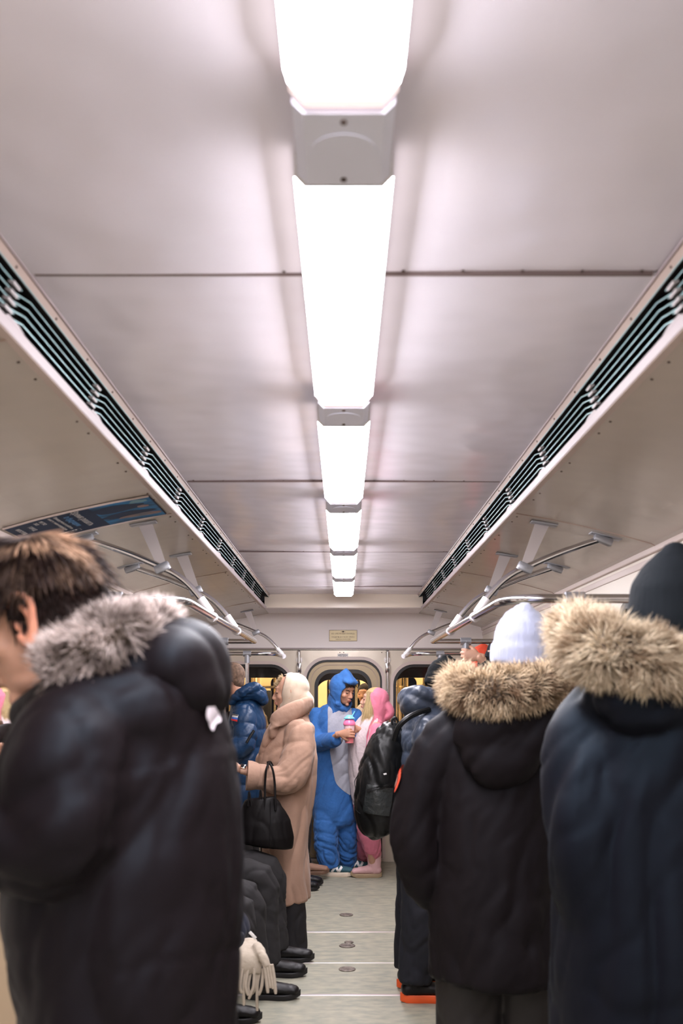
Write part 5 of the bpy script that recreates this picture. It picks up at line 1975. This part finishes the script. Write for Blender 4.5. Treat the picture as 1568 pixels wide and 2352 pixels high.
patch_on(jk6, 'red_stripe', mat('flag_red', (0.65, 0.03, 0.03), rough=0.6), fl0, at(534.0, 1654.3, 6.9), (-0.2, -1, 0), (0.12, 0, 1), rect_outline(0.026, 0.006), off=0.0085, res=2)
patch_on(jk6, 'dark_caption', M_INK, fl0, at(535, 1643.2, 6.9), (-0.2, -1, 0), (0.12, 0, 1), rect_outline(0.024, 0.003), off=0.0085, res=2)
MB().tube(smooth_path([at(583, 1678, 6.92), at(575, 1690, 6.90), at(566, 1706, 6.88)], 4), 0.010, n=8).build('bag_strap', M_PACK, f6.root)
f6.trousers(DARKT)
f6.shoes()

# ------------------------------------------------------------------ 7. person in the plain blue plush onesie
Y = 8.52
f7 = Figure('person in blue plush hooded onesie with pale belly, looking down in front of the door', (770 - CX) * Y / F, Y, 1.76, -68,
            over=dict(head=at(789, 1588, 8.45), neck=at(780, 1630, 8.52), chest=at(771, 1675, Y),
                      shR=at(727, 1644, 8.52), elR=at(729, 1706, 8.42), wrR=at(775, 1695, 8.20),
                      shL=at(815, 1644, 8.52), elL=at(828, 1706, 8.42), wrL=at(802, 1684, 8.22),
                      hipR=at(752, 1850, 8.5), hipL=at(790, 1850, 8.52), knR=at(750, 1920, 8.45), knL=at(796, 1915, 8.56),
                      anR=Vector(((752 - CX) * 8.44 / F, 8.44, 0.085)), anL=Vector(((800 - CX) * 8.66 / F, 8.66, 0.085)), footR=(1, -0.28, 0), footL=(1, -0.10, 0)),
            head=(-46, 15, 0))
# right hand round the cup: fingers to +x, back of hand towards the camera, thumb up
cupc = at(802, 1680, 8.17)
wR = cupc + Vector((-0.080, -0.030, -0.020))
f7.J['wrR'] = wR
hY = Vector((0.93, -0.28, 0.12)).normalized()
hZ = Vector((-0.25, -0.95, 0.15))
hZ = (hZ - hY * hZ.dot(hY)).normalized()
hX = hY.cross(hZ)
h7 = hand_vol(frame(wR, hX, hY, hZ), curl=0.72, size=1.0, thumb=0.9)
wL = cupc + Vector((0.075, 0.055, 0.015))
f7.J['wrL'] = wL
gY = Vector((-0.9, -0.1, 0.25)).normalized()
gZ = Vector((0.15, 0.95, 0.1))
gZ = (gZ - gY * gZ.dot(gY)).normalized()
gX = gY.cross(gZ)
h7b = hand_vol(frame(wL, gX, gY, gZ), curl=0.75, size=1.0, thumb=0.9)
f7.body(SKIN, vox=0.0055, hands=[h7, h7b], thin=0.82)
M_HAIR7 = mat('hair_cap_7', (0.025, 0.014, 0.010), rough=0.7)
hc = hair_cap(f7, M_HAIR7, grow=0.006)
rs = []
rnd = random.Random(8)
for k in range(260):
    q = Vector((rnd.uniform(-0.055, 0.06), rnd.uniform(0.060, 0.080), rnd.uniform(0.066, 0.10)))
    rs.append((f7.Mh @ q, (f7.Mh.to_3x3() @ Vector((q.x * 5, 0.8, 0.4))).normalized()))
strands('fringe', hc, M_HAIRA, rs, 0.030, 0.0016, lambda p, n: (f7.Mh.to_3x3() @ Vector(((f7.Mh.inverted() @ p).x * 9, 0.5, -0.55))).normalized() + noise.noise_vector(p * 25) * 0.3,
        lambda p, r: (0.05 * r.uniform(.5, 1.2), 0.026, 0.016), segs=3, curl=0.6, droop=0.4)['kind'] = 'stuff'
for s in (-1, 1):
    MB().tube([f7.Mh @ Vector((s * 0.016, 0.090, 0.024)), f7.Mh @ Vector((s * 0.034, 0.085, 0.031)), f7.Mh @ Vector((s * 0.050, 0.070, 0.026))], [0.003, 0.0036, 0.0022], n=6).build('eyebrow', M_HAIR7, f7.root)
M_BLUE = mat('plush_blue', (0.025, 0.12, 0.36), rough=0.8, sheen=0.1, bump=(45, 0.5, 0.008), var=(9, 0.18))
M_BELLY = mat('plush_pale', (0.34, 0.34, 0.39), rough=0.85, sheen=0.1, bump=(60, 0.4, 0.006))
v = Vol()
prof = [(1880, 769, 50, .155), (1850, 769, 51, .165), (1800, 768, 50, .160), (1750, 768, 50, .150), (1700, 770, 51, .145), (1660, 772, 51, .135), (1636, 775, 42, .110), (1618, 779, 24, .08)]
v.tube([at(cx, y, Y) for y, cx, hw, b in prof], [(hw * Y / F, b) for y, cx, hw, b in prof], n=30, ref=(1, 0, 0), sm=3, cap=(.6, .5))
v.tube([at(728, 1640, 8.52), at(726, 1672, 8.50), at(731, 1704, 8.42), at(752, 1703, 8.32), at(772, 1698, 8.22)], [.066, .070, .072, .068, .058], n=18)
v.tube([at(812, 1640, 8.52), at(822, 1672, 8.50), at(828, 1704, 8.42), at(818, 1696, 8.34), at(808, 1688, 8.26)], [.064, .066, .066, .058, .050], n=18)
v.tube([at(752, 1850, 8.50), at(749, 1890, 8.46), at(748, 1930, 8.43), at(752, 1962, 8.43), at(757, 1989, 8.44)], [.108, .106, .100, .092, .080], n=18, cap=(.6, .15))
v.tube([at(790, 1850, 8.52), at(795, 1890, 8.54), at(796, 1930, 8.56), at(797, 1962, 8.60), at(799, 1985, 8.65)], [.098, .092, .086, .078, .070], n=18, cap=(.6, .15))
ff = folds(0.010, 8, (0.5, 0, 1), 0.9, 0.5, 5.5)
ff2 = folds(0.012, 11, (1, 0, -0.35), 0.95, 0.5, 2.5)


def dsp7(co, n):
    w = max(0.0, min(1.0, (0.55 - co.z) / 0.25))
    return ff(co, n) * (1 - w) * 0.8 + ff2(co, n) * w


ons = v.build('onesie', M_BLUE, f7.root, vox=0.008, smooth=2, disp=dsp7)


def belly(c, n):
    if n.y > -0.15 or c.y > Y or (c.y < 8.36 and c.z < 1.25 and (CX + c.x * F / c.y) < 782 and c.z > 1.08):
        return False
    px = CX + c.x * F / c.y
    py = HY - (c.z - CZ) * F / c.y
    if py < 1622 or py > 1826:
        return False
    if py < 1700:
        lo, hi = 753, 806 + (py - 1622) * 0.12
    else:
        lo, hi = 753 + (py - 1700) * 0.17, 820
        if py > 1790:
            lo += ((py - 1790) / 36) ** 2 * 28
    return lo < px < hi and not (px > 812 and py > 1640 and c.y < 8.45 and py < 1720)


split_faces(ons, belly, 'belly_panel', M_BELLY, f7.root)
MB().tube([at(801, 1705, 8.355), at(802, 1760, 8.35), at(803, 1826, 8.35)], 0.0035, n=6).build('front_seam', M_BELLY, f7.root)
v = Vol()
v.M = f7.Mh
v.ball((0, -0.030, 0.030), (0.104, 0.118, 0.118))
v.tube([(0, 0.0, 0.10), (0, -0.015, 0.150), (0, -0.02, 0.185)], [(.075, .085), (.048, .055), (.018, .022)], n=18, ref=(1, 0, 0))
v.tube([(0, 0.045, 0.100), (0, 0.088, 0.098)], [(.076, .042), (.062, .022)], n=18, ref=(1, 0, 0))
v.tube([(0, -0.02, 0.0), (0, -0.03, -0.07), (0, -0.03, -0.14), (0, -0.03, -0.19)], [(.104, .108), (.098, .100), (.096, .090), (.105, .085)], n=22, ref=(1, 0, 0))
v.tube([(-0.07, 0.02, -0.10), (0, 0.055, -0.150), (0.07, 0.02, -0.10)], [.028, .026, .028], n=12)
v.M = None
hd = v.build('hood', M_BLUE, f7.root, vox=0.0075, smooth=2, disp=folds(0.005, 10, (0, 0.4, 1), 0.95, 0.4, 4.4))
inv7 = f7.Mh.inverted()


def open7(c, n):
    q = inv7 @ c
    return q.y > 0.030 and (q.x / 0.076) ** 2 + ((q.z + 0.022) / 0.096) ** 2 < 1


delete_faces(hd, open7, 0.008)


def sneaker(root, a, d, name_up):
    teal = mat('sneaker_teal', (0.035, 0.10, 0.13), rough=0.8, bump=(80, 0.3, 0.002))
    cream = mat('sole_cream', (0.72, 0.60, 0.48), rough=0.6)
    d = Vector(d)
    sh = make_shoe(root, a, d, teal, cream, 0.30, 0.0, M_LACE, 'shoe', 0.034)
    dd = Vector((d.x, d.y, 0)).normalized()
    r = Vector((dd.y, -dd.x, 0))
    # white letter mark and heel panel on the side facing the camera
    base = Vector((a.x, a.y, 0.0)) - dd * 0.065
    mk = lambda pts: [(p[0], p[1]) for p in pts]

    def bar(u0, w0, u1, w1, th):
        c = base + dd * ((u0 + u1) / 2) + UP * ((w0 + w1) / 2)
        vec = Vector((u1 - u0, w1 - w0))
        L = vec.length / 2
        up = dd * vec.x + UP * vec.y
        return patch_on(sh, 'white_letter_bar', M_WHITE, sh, c + r * 0.03, r, up, rect_outline(th, L, 4), off=0.003, res=3)
    bar(0.105, 0.040, 0.140, 0.095, 0.010)
    bar(0.140, 0.093, 0.165, 0.042, 0.010)
    bar(0.165, 0.042, 0.190, 0.085, 0.010)
    return sh


sneaker(f7.root, f7.J['anR'], (1, -0.12, 0), 'near')
sneaker(f7.root, f7.J['anL'], (1, -0.05, 0), 'far')

# cup with lid and straw top
t = thing('drink_cup', 'clear plastic cup with pink drink and pink dome lid held in both hands', 'cup', cupc + Vector((0, 0, -0.10)))
M_PINKL = mat('lid_pink', (0.90, 0.20, 0.38), rough=0.25)
M_CUP = mat('cup_pale', (0.72, 0.50, 0.52), rough=0.15, spec=0.5, coat=0.4)
M_DRINK = mat('cup_drink', (0.85, 0.25, 0.27), rough=0.2, coat=0.4)
M_CYAN = mat('straw_cyan', (0.20, 0.62, 0.80), rough=0.2)
b = cupc


def lathe(prof, c, n=28):
    mb = MB()
    vs, fs = [], []
    for r, z in prof:
        vs += [(c.x + r * math.cos(2 * math.pi * k / n), c.y + r * math.sin(2 * math.pi * k / n), c.z + z) for k in range(n)]
    for i in range(len(prof) - 1):
        for k in range(n):
            fs.append((i * n + k, i * n + (k + 1) % n, (i + 1) * n + (k + 1) % n, (i + 1) * n + k))
    mb.add(vs, fs)
    return mb


lathe([(0.0, -0.095), (0.034, -0.095), (0.038, -0.03)], b).build('drink', M_DRINK, t)
lathe([(0.0385, -0.0295), (0.0445, 0.055), (0.044, 0.056), (0, 0.056)], b).build('cup_wall', M_CUP, t)
lathe([(0.047, 0.050), (0.050, 0.056), (0.050, 0.066), (0.045, 0.082), (0.034, 0.098), (0.018, 0.106), (0.0, 0.107)], b).build('dome_lid', M_PINKL, t)
lathe([(0.0, 0.100), (0.044, 0.103), (0.046, 0.108), (0.034, 0.120), (0.022, 0.132), (0.012, 0.136), (0, 0.137)], b).build('straw_top', M_CYAN, t)
MB().tube([b + Vector((0.02, 0, 0.12)), b + Vector((0.045, 0, 0.165))], 0.005, n=8).build('straw', M_CYAN, t)

# ------------------------------------------------------------------ 8. person in the pink onesie
Y = 8.33
f8 = Figure('person with long blond hair in a pink plush hooded onesie and pink boots, facing left', (842 - CX) * Y / F, Y, 1.60, 180,
            over=dict(head=at(856, 1611, Y), neck=at(866, 1655, Y), chest=at(850, 1705, Y), waist=at(838, 1770, Y), pelvis=at(842, 1830, Y),
                      shL=at(866, 1672, 8.17), elL=at(856, 1740, 8.10), wrL=at(868, 1795, 8.10), shR=at(872, 1672, 8.48), elR=at(890, 1700, 8.72), wrR=at(893, 1668, 8.98),
                      hipL=at(843, 1840, 8.26), hipR=at(845, 1840, 8.42), knL=at(846, 1915, 8.26), knR=at(845, 1910, 8.45),
                      anL=Vector(((857 - CX) * 8.38 / F, 8.38, 0.10)), anR=Vector(((835 - CX) * 8.72 / F, 8.72, 0.10))),
            head=(172, -8, 0))
pole = Vector((0.40, YW - 0.055, 0))
hX = Vector((0, 0, 1))
wr8 = Vector((pole.x - 0.035, pole.y - 0.085, CZ + (HY - 1660) / 251.0))
f8.J['wrR'] = wr8
hY = Vector((0.15, 1, 0)).normalized()
hZ = hX.cross(hY)
h8 = hand_vol(frame(wr8, hX, hY, hZ), curl=-0.0 + 0.9, size=0.9, thumb=0.8)
f8.body(SKINP, vox=0.006, hands=[h8], fem=True, thin=0.92, ear=False)
M_PINK = mat('plush_pink', (0.62, 0.17, 0.25), rough=0.8, sheen=0.1, bump=(45, 0.4, 0.008), var=(9, 0.10))
M_PWHITE = mat('plush_white', (0.56, 0.47, 0.48), rough=0.85, sheen=0.1, bump=(55, 0.5, 0.008))
v = Vol()
prof = [(1870, 848, 33, .135), (1830, 843, 34, .145), (1790, 838, 34, .140), (1740, 834, 34, .135), (1700, 838, 38, .140), (1675, 848, 34, .13), (1652, 860, 26, .10)]
v.tube([at(cx, y, Y) for y, cx, hw, b in prof], [(b, hw * Y / F) for y, cx, hw, b in prof], n=28, ref=(0, 1, 0), sm=3, cap=(.6, .5))
v.tube([at(868, 1674, 8.17), at(862, 1705, 8.12), at(856, 1740, 8.09), at(862, 1770, 8.08), at(868, 1795, 8.08)], [.060, .060, .058, .050, .044], n=16)
v.tube([at(874, 1674, 8.46), at(886, 1698, 8.68), at(889, 1688, 8.82), wr8 + Vector((0, -0.05, -0.01))], [.058, .056, .050, .040], n=16)
v.tube([at(845, 1860, 8.27), at(847, 1900, 8.28), at(853, 1935, 8.32), at(857, 1956, 8.36), at(857, 1964, 8.38)], [.105, .098, .082, .070, .058], n=18, cap=(.6, .15))
v.tube([at(845, 1860, 8.42), at(843, 1910, 8.50), at(838, 1950, 8.62), at(835, 1966, 8.70)], [.100, .085, .070, .060], n=18, cap=(.6, .15))
on8 = v.build('onesie', M_PINK, f8.root, vox=0.008, smooth=2, disp=folds(0.008, 9, (0.3, 0, 1), 0.8, 0.5, 8.8))
split_faces(on8, lambda c, n: c.z > 0.62 and n.x < 0.25 and c.y < 8.6 and
            (CX + c.x * F / c.y) < 846 + 24 * max(0, min(1, (1700 - (HY - (c.z - CZ) * F / c.y)) / 50)) - 0.10 * max(0, (HY - (c.z - CZ) * F / c.y) - 1700) and
            chain_param(c, [[at(868, 1674, 8.17), at(862, 1705, 8.12), at(856, 1740, 8.09), at(868, 1795, 8.08)]])[2] > 0.070, 'belly_panel', M_PWHITE, f8.root)
v = Vol()
v.M = f8.Mh
v.ball((0, -0.034, 0.026), (0.096, 0.106, 0.104))
v.tube([(0, -0.04, 0.02), (0, -0.045, -0.05), (0, -0.045, -0.12), (0, -0.045, -0.17)], [(.096, .098), (.096, .096), (.092, .090), (.10, .09)], n=22, ref=(1, 0, 0))
v.tube([(0, -0.09, 0.0), (0, -0.15, -0.045), (0, -0.165, -0.09), (0, -0.13, -0.13)], [(.06, .05), (.055, .04), (.05, .035), (.04, .03)], n=16, ref=(1, 0, 0))
v.M = None
hd = v.build('hood', M_PINK, f8.root, vox=0.0075, smooth=2, disp=folds(0.004, 10, (0, 0.4, 1), 0.95, 0.4, 7.4))
inv8 = f8.Mh.inverted()
delete_faces(hd, lambda c, n: (lambda q: q.y > 0.0 + 0.1 * abs(q.x) and (q.x / 0.082) ** 2 + ((q.z + 0.025) / 0.115) ** 2 < 1)(inv8 @ c), 0.008)
hc = hair_cap(f8, mat('hair_cap_blond', (0.45, 0.30, 0.14), rough=0.6), grow=0.006)
rs = []
rnd = random.Random(3)
for k in range(1500):
    s = rnd.choice((-1, 1))
    q = Vector((s * rnd.uniform(0.060, 0.080), rnd.uniform(-0.005, 0.055), rnd.uniform(-0.01, 0.085)))
    q.x = s * min(abs(q.x), 0.082 - 0.25 * max(0, q.z - 0.02))
    rs.append((f8.Mh @ q, (f8.Mh.to_3x3() @ Vector((s, 0.2, 0.1))).normalized()))
strands('long_hair', hc, M_HAIRA, rs, 0.27, 0.0016, lambda p, n: Vector((-0.10, -0.04, -1)) + n * 0.10 + noise.noise_vector(p * 12) * 0.12,
        lambda p, r: (lambda u: (0.78 * u, 0.58 * u, 0.30 * u))(r.uniform(0.7, 1.15)), segs=5, jitter=0.05, curl=0.25, droop=0.1)['kind'] = 'stuff'
M_PBOOT = mat('boot_pink', (0.60, 0.36, 0.36), rough=0.75, bump=(60, 0.3, 0.002))
M_TSOLE = mat('sole_tan', (0.36, 0.26, 0.16), rough=0.7)
f8.J['anL'].z = f8.J['anR'].z = 0.085
f8.shoes(M_PBOOT, M_TSOLE, 0.265, high=0.105, lace=M_LACE, kind='boot', sole_t=0.030)

# ------------------------------------------------------------------ 9. seated people on the left bench (knees and shoes show)


def seated(label, Yc, kneeY, ankX, kx, coatm, trm, h=1.72, group=None, scarf=None, shoe=(M_BSHOE, M_BSOLE), side=-1, kz=0.53, lift=0.0, ankY=None):
    xp = side * 0.98
    yaw = 0 if side < 0 else 180
    q = Figure(label, xp, Yc, h, yaw,
               over=dict(pelvis=Vector((xp, Yc, 0.56)), waist=Vector((xp + 0.0, Yc, 0.70)), chest=Vector((xp, Yc, 0.92)), neck=Vector((xp - side * 0.02, Yc, 1.10)), head=Vector((xp - side * 0.05, Yc, 1.27)),
                         shR=Vector((xp, Yc - 0.19, 1.05)), shL=Vector((xp, Yc + 0.19, 1.05)), elR=Vector((xp - side * 0.08, Yc - 0.24, 0.80)), elL=Vector((xp - side * 0.08, Yc + 0.24, 0.80)),
                         wrR=Vector((xp - side * 0.30, Yc - 0.12, 0.70)), wrL=Vector((xp - side * 0.30, Yc + 0.10, 0.70)),
                         hipR=Vector((xp, Yc - 0.10, 0.54)), hipL=Vector((xp, Yc + 0.10, 0.54)),
                         knR=Vector((kx[0], kneeY[0], kz)), knL=Vector((kx[1], kneeY[1], kz)),
                         anR=Vector((ankX[0], kneeY[0] - 0.01, 0.085)), anL=Vector((ankX[1], ankY if ankY else kneeY[1] - 0.01, 0.085 + lift))), head=(yaw, 18, 0), group=group)
    if side > 0:
        for a in ('sh', 'el', 'wr', 'hip'):
            q.J[a + 'R'], q.J[a + 'L'] = q.J[a + 'L'], q.J[a + 'R']
    q.body(SKIN, vox=0.013)
    v = Vol()
    v.tube([Vector((xp, Yc, 0.50)), Vector((xp, Yc, 0.70)), Vector((xp, Yc, 0.92)), Vector((xp, Yc, 1.03)), Vector((xp - side * 0.02, Yc, 1.12))], [(.21, .16), (.20, .15), (.21, .15), (.18, .12), (.08, .08)], n=22, ref=(0, 1, 0), cap=(.3, .4))
    for w in 'RL':
        v.tube([q.J['chest'].lerp(q.J['neck'], 0.7), q.J['sh' + w]], [.08, .075], n=14)
        v.tube(q.sleeve_chain(w), [.085, .072, .055], n=14)
    v.build('jacket', coatm, q.root, vox=0.013, smooth=3, disp=folds(0.009, 8, (0, 0, 1), 0.9, 0.4, Yc))
    hair_cap(q, M_HAIRCAP, grow=0.008, vox=0.011)
    q.trousers(trm, r=(0.105, 0.088, 0.068), hem=0.045, vox=0.009, disp=folds(0.006, 10, (1, 0, -0.8), 0.8, 0.5, Yc))
    q.shoes(shoe[0], shoe[1], 0.29, lace=M_LACE)
    return q


M_JK = mat('jacket_dark', (0.007, 0.006, 0.008), rough=0.7)
s1 = seated('seated person in charcoal jeans and black shoes, right beside the beige coat', 5.60, (5.46, 5.76), (-0.415, -0.385), (-0.460, -0.445), M_JK, JEANS, kz=0.535)
s2 = seated('seated person in charcoal jeans whose shoe shows behind the cream scarf fringe', 4.90, (4.70, 5.06), (-0.60, -0.435), (-0.500, -0.505), M_JK, JEANS, kz=0.515)
M_NCOAT = mat('coat_navy', (0.008, 0.011, 0.024), rough=0.6, sheen=0.02)
s3 = seated('seated person in a navy coat with a cream fringed scarf over the knee', 4.12, (3.98, 4.22), (-0.62, -0.58), (-0.470, -0.480), M_NCOAT, NAVYT, kz=0.535)
v = Vol()
v.tube([Vector((-0.86, 4.12, 0.62)), Vector((-0.65, 4.12, 0.63)), Vector((-0.50, 4.11, 0.615)), Vector((-0.44, 4.11, 0.56))], [(.20, .10), (.19, .085), (.17, .080), (.15, .06)], n=20, ref=(0, 1, 0), cap=(.5, .6))
v.build('coat_skirt', M_NCOAT, s3.root, vox=0.010, smooth=2, disp=folds(0.005, 8, (1, 0, 0), 0.9, 0.4))
MB().box(at(580, 2148, 3.88), (0.012, 0.004, 0.035), 0.001, Matrix.Rotation(-0.75, 4, 'Y')).build('white_piping', M_WHITE, s3.root)
t = thing('fringed_scarf', 'cream woollen scarf with long tassels hanging beside the navy coat', 'scarf', (-0.42, 4.1, 0.25))
M_WOOL = mat('wool_cream', (0.42, 0.36, 0.29), rough=0.9, sheen=0.1, bump=(70, 0.5, 0.006))
v = Vol()
v.tube([at(566, 2165, 4.0), at(574, 2195, 3.90), at(572, 2215, 3.88), at(572, 2236, 3.88)], [(.045, .02), (.050, .022), (.052, .018), (.050, .010)], n=18, ref=(1, 0, 0), cap=(.5, .3))
v.tube([at(590, 2172, 3.92), at(604, 2198, 3.86), at(614, 2222, 3.85)], [(.018, .016), (.020, .015), (.018, .010)], n=14, ref=(1, 0, 0), cap=(.5, .3))
v.build('scarf_end', M_WOOL, t, vox=0.006, smooth=2, disp=folds(0.004, 16, (0, 0, 1), 0.95, 0.4))
rnd = random.Random(12)
for k in range(9):
    x0 = 546 + k * 6.8
    y1 = 2290 + rnd.uniform(-10, 32)
    dz = rnd.uniform(-0.02, 0.02)
    pts = [at(x0 + 4, 2225, 3.87 + dz), at(x0 + rnd.uniform(-4, 3), 2265, 3.865 + dz), at(x0 + rnd.uniform(-9, 5), y1, 3.87 + dz)]
    MB().tube(smooth_path(pts, 4), [0.0062] * 8 + [0.0048], n=7).build('tassel', M_WOOL, t)
for k in range(4):
    x0 = 608 + k * 6
    y1 = 2268 + rnd.uniform(0, 18)
    pts = [at(x0 - 2, 2215, 3.85), at(x0 + 3, 2245, 3.85), at(x0 + 7, y1, 3.85)]
    MB().tube(smooth_path(pts, 4), [0.0070] * 8 + [0.005], n=7).build('tassel', M_WOOL, t)

# ------------------------------------------------------------------ 10. people mostly hidden near the end wall
M_BROWN = mat('boot_brown', (0.25, 0.14, 0.095), rough=0.75, bump=(70, 0.4, 0.003))
M_BRSOLE = mat('sole_brown', (0.16, 0.09, 0.06), rough=0.7)
k1 = Figure('person in dark clothes standing behind the beige coat, black shoes showing by the brown boot', (684 - CX) * 7.9 / F, 7.9, 1.60, 0,
            over=dict(anR=Vector((-0.385, 7.82, 0.085)), anL=Vector((-0.36, 8.02, 0.085))))
k1.body(SKIN, vox=0.013)
v = Vol()
o_ = k1.o
v.tube([o_ + UP * z for z in (0.72, 0.95, 1.15, 1.28, 1.36)], [(.18, .14), (.19, .14), (.19, .14), (.16, .11), (.08, .08)], n=20, ref=(0, 1, 0), cap=(.2, .5))
for w in 'RL':
    v.tube(k1.sleeve_chain(w), [.065, .06, .05], n=12)
v.build('jacket', M_JK, k1.root, vox=0.013, disp=folds(0.008, 8, (0, 0, 1), 0.9))
hair_cap(k1, M_HAIRCAP, grow=0.008, vox=0.011)
k1.trousers(DARKT)
k1.shoes(L=0.27)
k2 = seated('seated person with brown laced ankle boots stretched out beside the blue onesie', 8.50, (8.36, 8.60), (-0.62, -0.335), (-0.62, -0.50), M_JK, DARKT, kz=0.50, lift=0.045, ankY=8.28, shoe=(M_BROWN, M_BRSOLE))

# right side: tall person with raised hand, and one in a red hat
r1 = Figure('tall person in dark navy beanie gripping the chrome pole on the right', (1150 - CX) * 6.55 / F, 6.55, 1.80, 185,
            over=dict(head=at(1148, 1512, 6.55), wrR=Vector((0.745 + 0.085, 6.02, 1.80)), elR=Vector((0.97, 6.15, 1.62))), head=(190, 0, 0))
pz = Vector((0.745, Y2, 1.80))
wr9 = pz + Vector((0.075, -0.032, -0.03))
r1.J['wrR'] = wr9
hX, hY = Vector((0, 0, 1)), Vector((-1, 0.05, 0.15)).normalized()
hX = (hX - hY * hX.dot(hY)).normalized()
h9 = hand_vol(frame(wr9, hX, hY, hX.cross(hY)), curl=1.0, size=1.0, thumb=0.9)
r1.body(SKINP, vox=0.012, hands=[h9])
v = Vol()
o_ = r1.o
v.tube([o_ + UP * z for z in (0.75, 1.0, 1.25, 1.42, 1.52)], [(.19, .14), (.20, .14), (.20, .14), (.17, .11), (.08, .08)], n=20, ref=(0, 1, 0), cap=(.2, .5))
v.tube(r1.sleeve_chain('L'), [.07, .065, .05], n=12)
v.tube([r1.J['shR'], r1.J['elR'], r1.J['wrR'].lerp(r1.J['elR'], 0.25)], [.07, .06, .048], n=12)
v.build('jacket', M_JK, r1.root, vox=0.013, disp=folds(0.008, 8, (0, 0, 1), 0.9))
beanie(r1, M_BEAN3, grow=0.010, tall=0.012, z0=-0.01, cuff=0.045)
r1.trousers(DARKT)
r1.shoes()
r2 = Figure('person in an orange-red knit hat partly hidden behind the raised hand on the right', (1108 - CX) * 7.1 / F, 7.1, 1.80, 200,
            over=dict(head=at(1106, 1526, 7.1)), head=(200, 5, 0))
r2.body(SKIN, vox=0.013)
v = Vol()
o_ = r2.o
v.tube([o_ + UP * z for z in (0.75, 1.0, 1.25, 1.42, 1.52)], [(.19, .14), (.20, .14), (.20, .14), (.17, .11), (.08, .08)], n=20, ref=r2.rt, cap=(.2, .5))
for w in 'RL':
    v.tube(r2.sleeve_chain(w), [.07, .065, .05], n=12)
v.build('jacket', M_JK, r2.root, vox=0.013, disp=folds(0.008, 8, (0, 0, 1), 0.9))
beanie(r2, mat('beanie_red', (0.65, 0.07, 0.03), rough=0.8), grow=0.008, tall=0.010, z0=-0.01, cuff=0.045)
r2.trousers(DARKT)
r2.shoes()

# passengers of the neighbouring carriage
for (px, Yn, hh, yaw, cm, lab) in ((838, 10.55, 1.66, 250, (0.62, 0.55, 0.62), 'person in a pale lilac jacket in the neighbouring carriage, seen through the door glass'),
                                    (588, 10.9, 1.60, 200, (0.10, 0.07, 0.06), 'person in dark clothes in the neighbouring carriage, seen through the left end window'),
                                    (985, 10.8, 1.70, 120, (0.14, 0.10, 0.09), 'person with brown hair in the neighbouring carriage, seen through the right end window')):
    q = Figure(lab, (px - CX) * Yn / F, Yn, hh, yaw)
    q.body(SKIN, vox=0.015)
    hair_cap(q, M_HAIRCAP, grow=0.010, vox=0.012)
    v = Vol()
    v.tube([q.o + UP * z * q.s for z in (0.78, 1.0, 1.25, 1.40, 1.49)], [(.19, .14), (.19, .14), (.20, .14), (.17, .11), (.08, .08)], n=20, ref=q.rt, cap=(.2, .5))
    for w in 'RL':
        v.tube(q.sleeve_chain(w), [.065, .06, .045], n=12)
    v.build('jacket', mat('far_jacket_%d' % px, cm, rough=0.7), q.root, vox=0.014, disp=folds(0.006, 8, (0, 0, 1), 0.9))
    q.trousers(DARKT, vox=0.015)
    q.shoes()
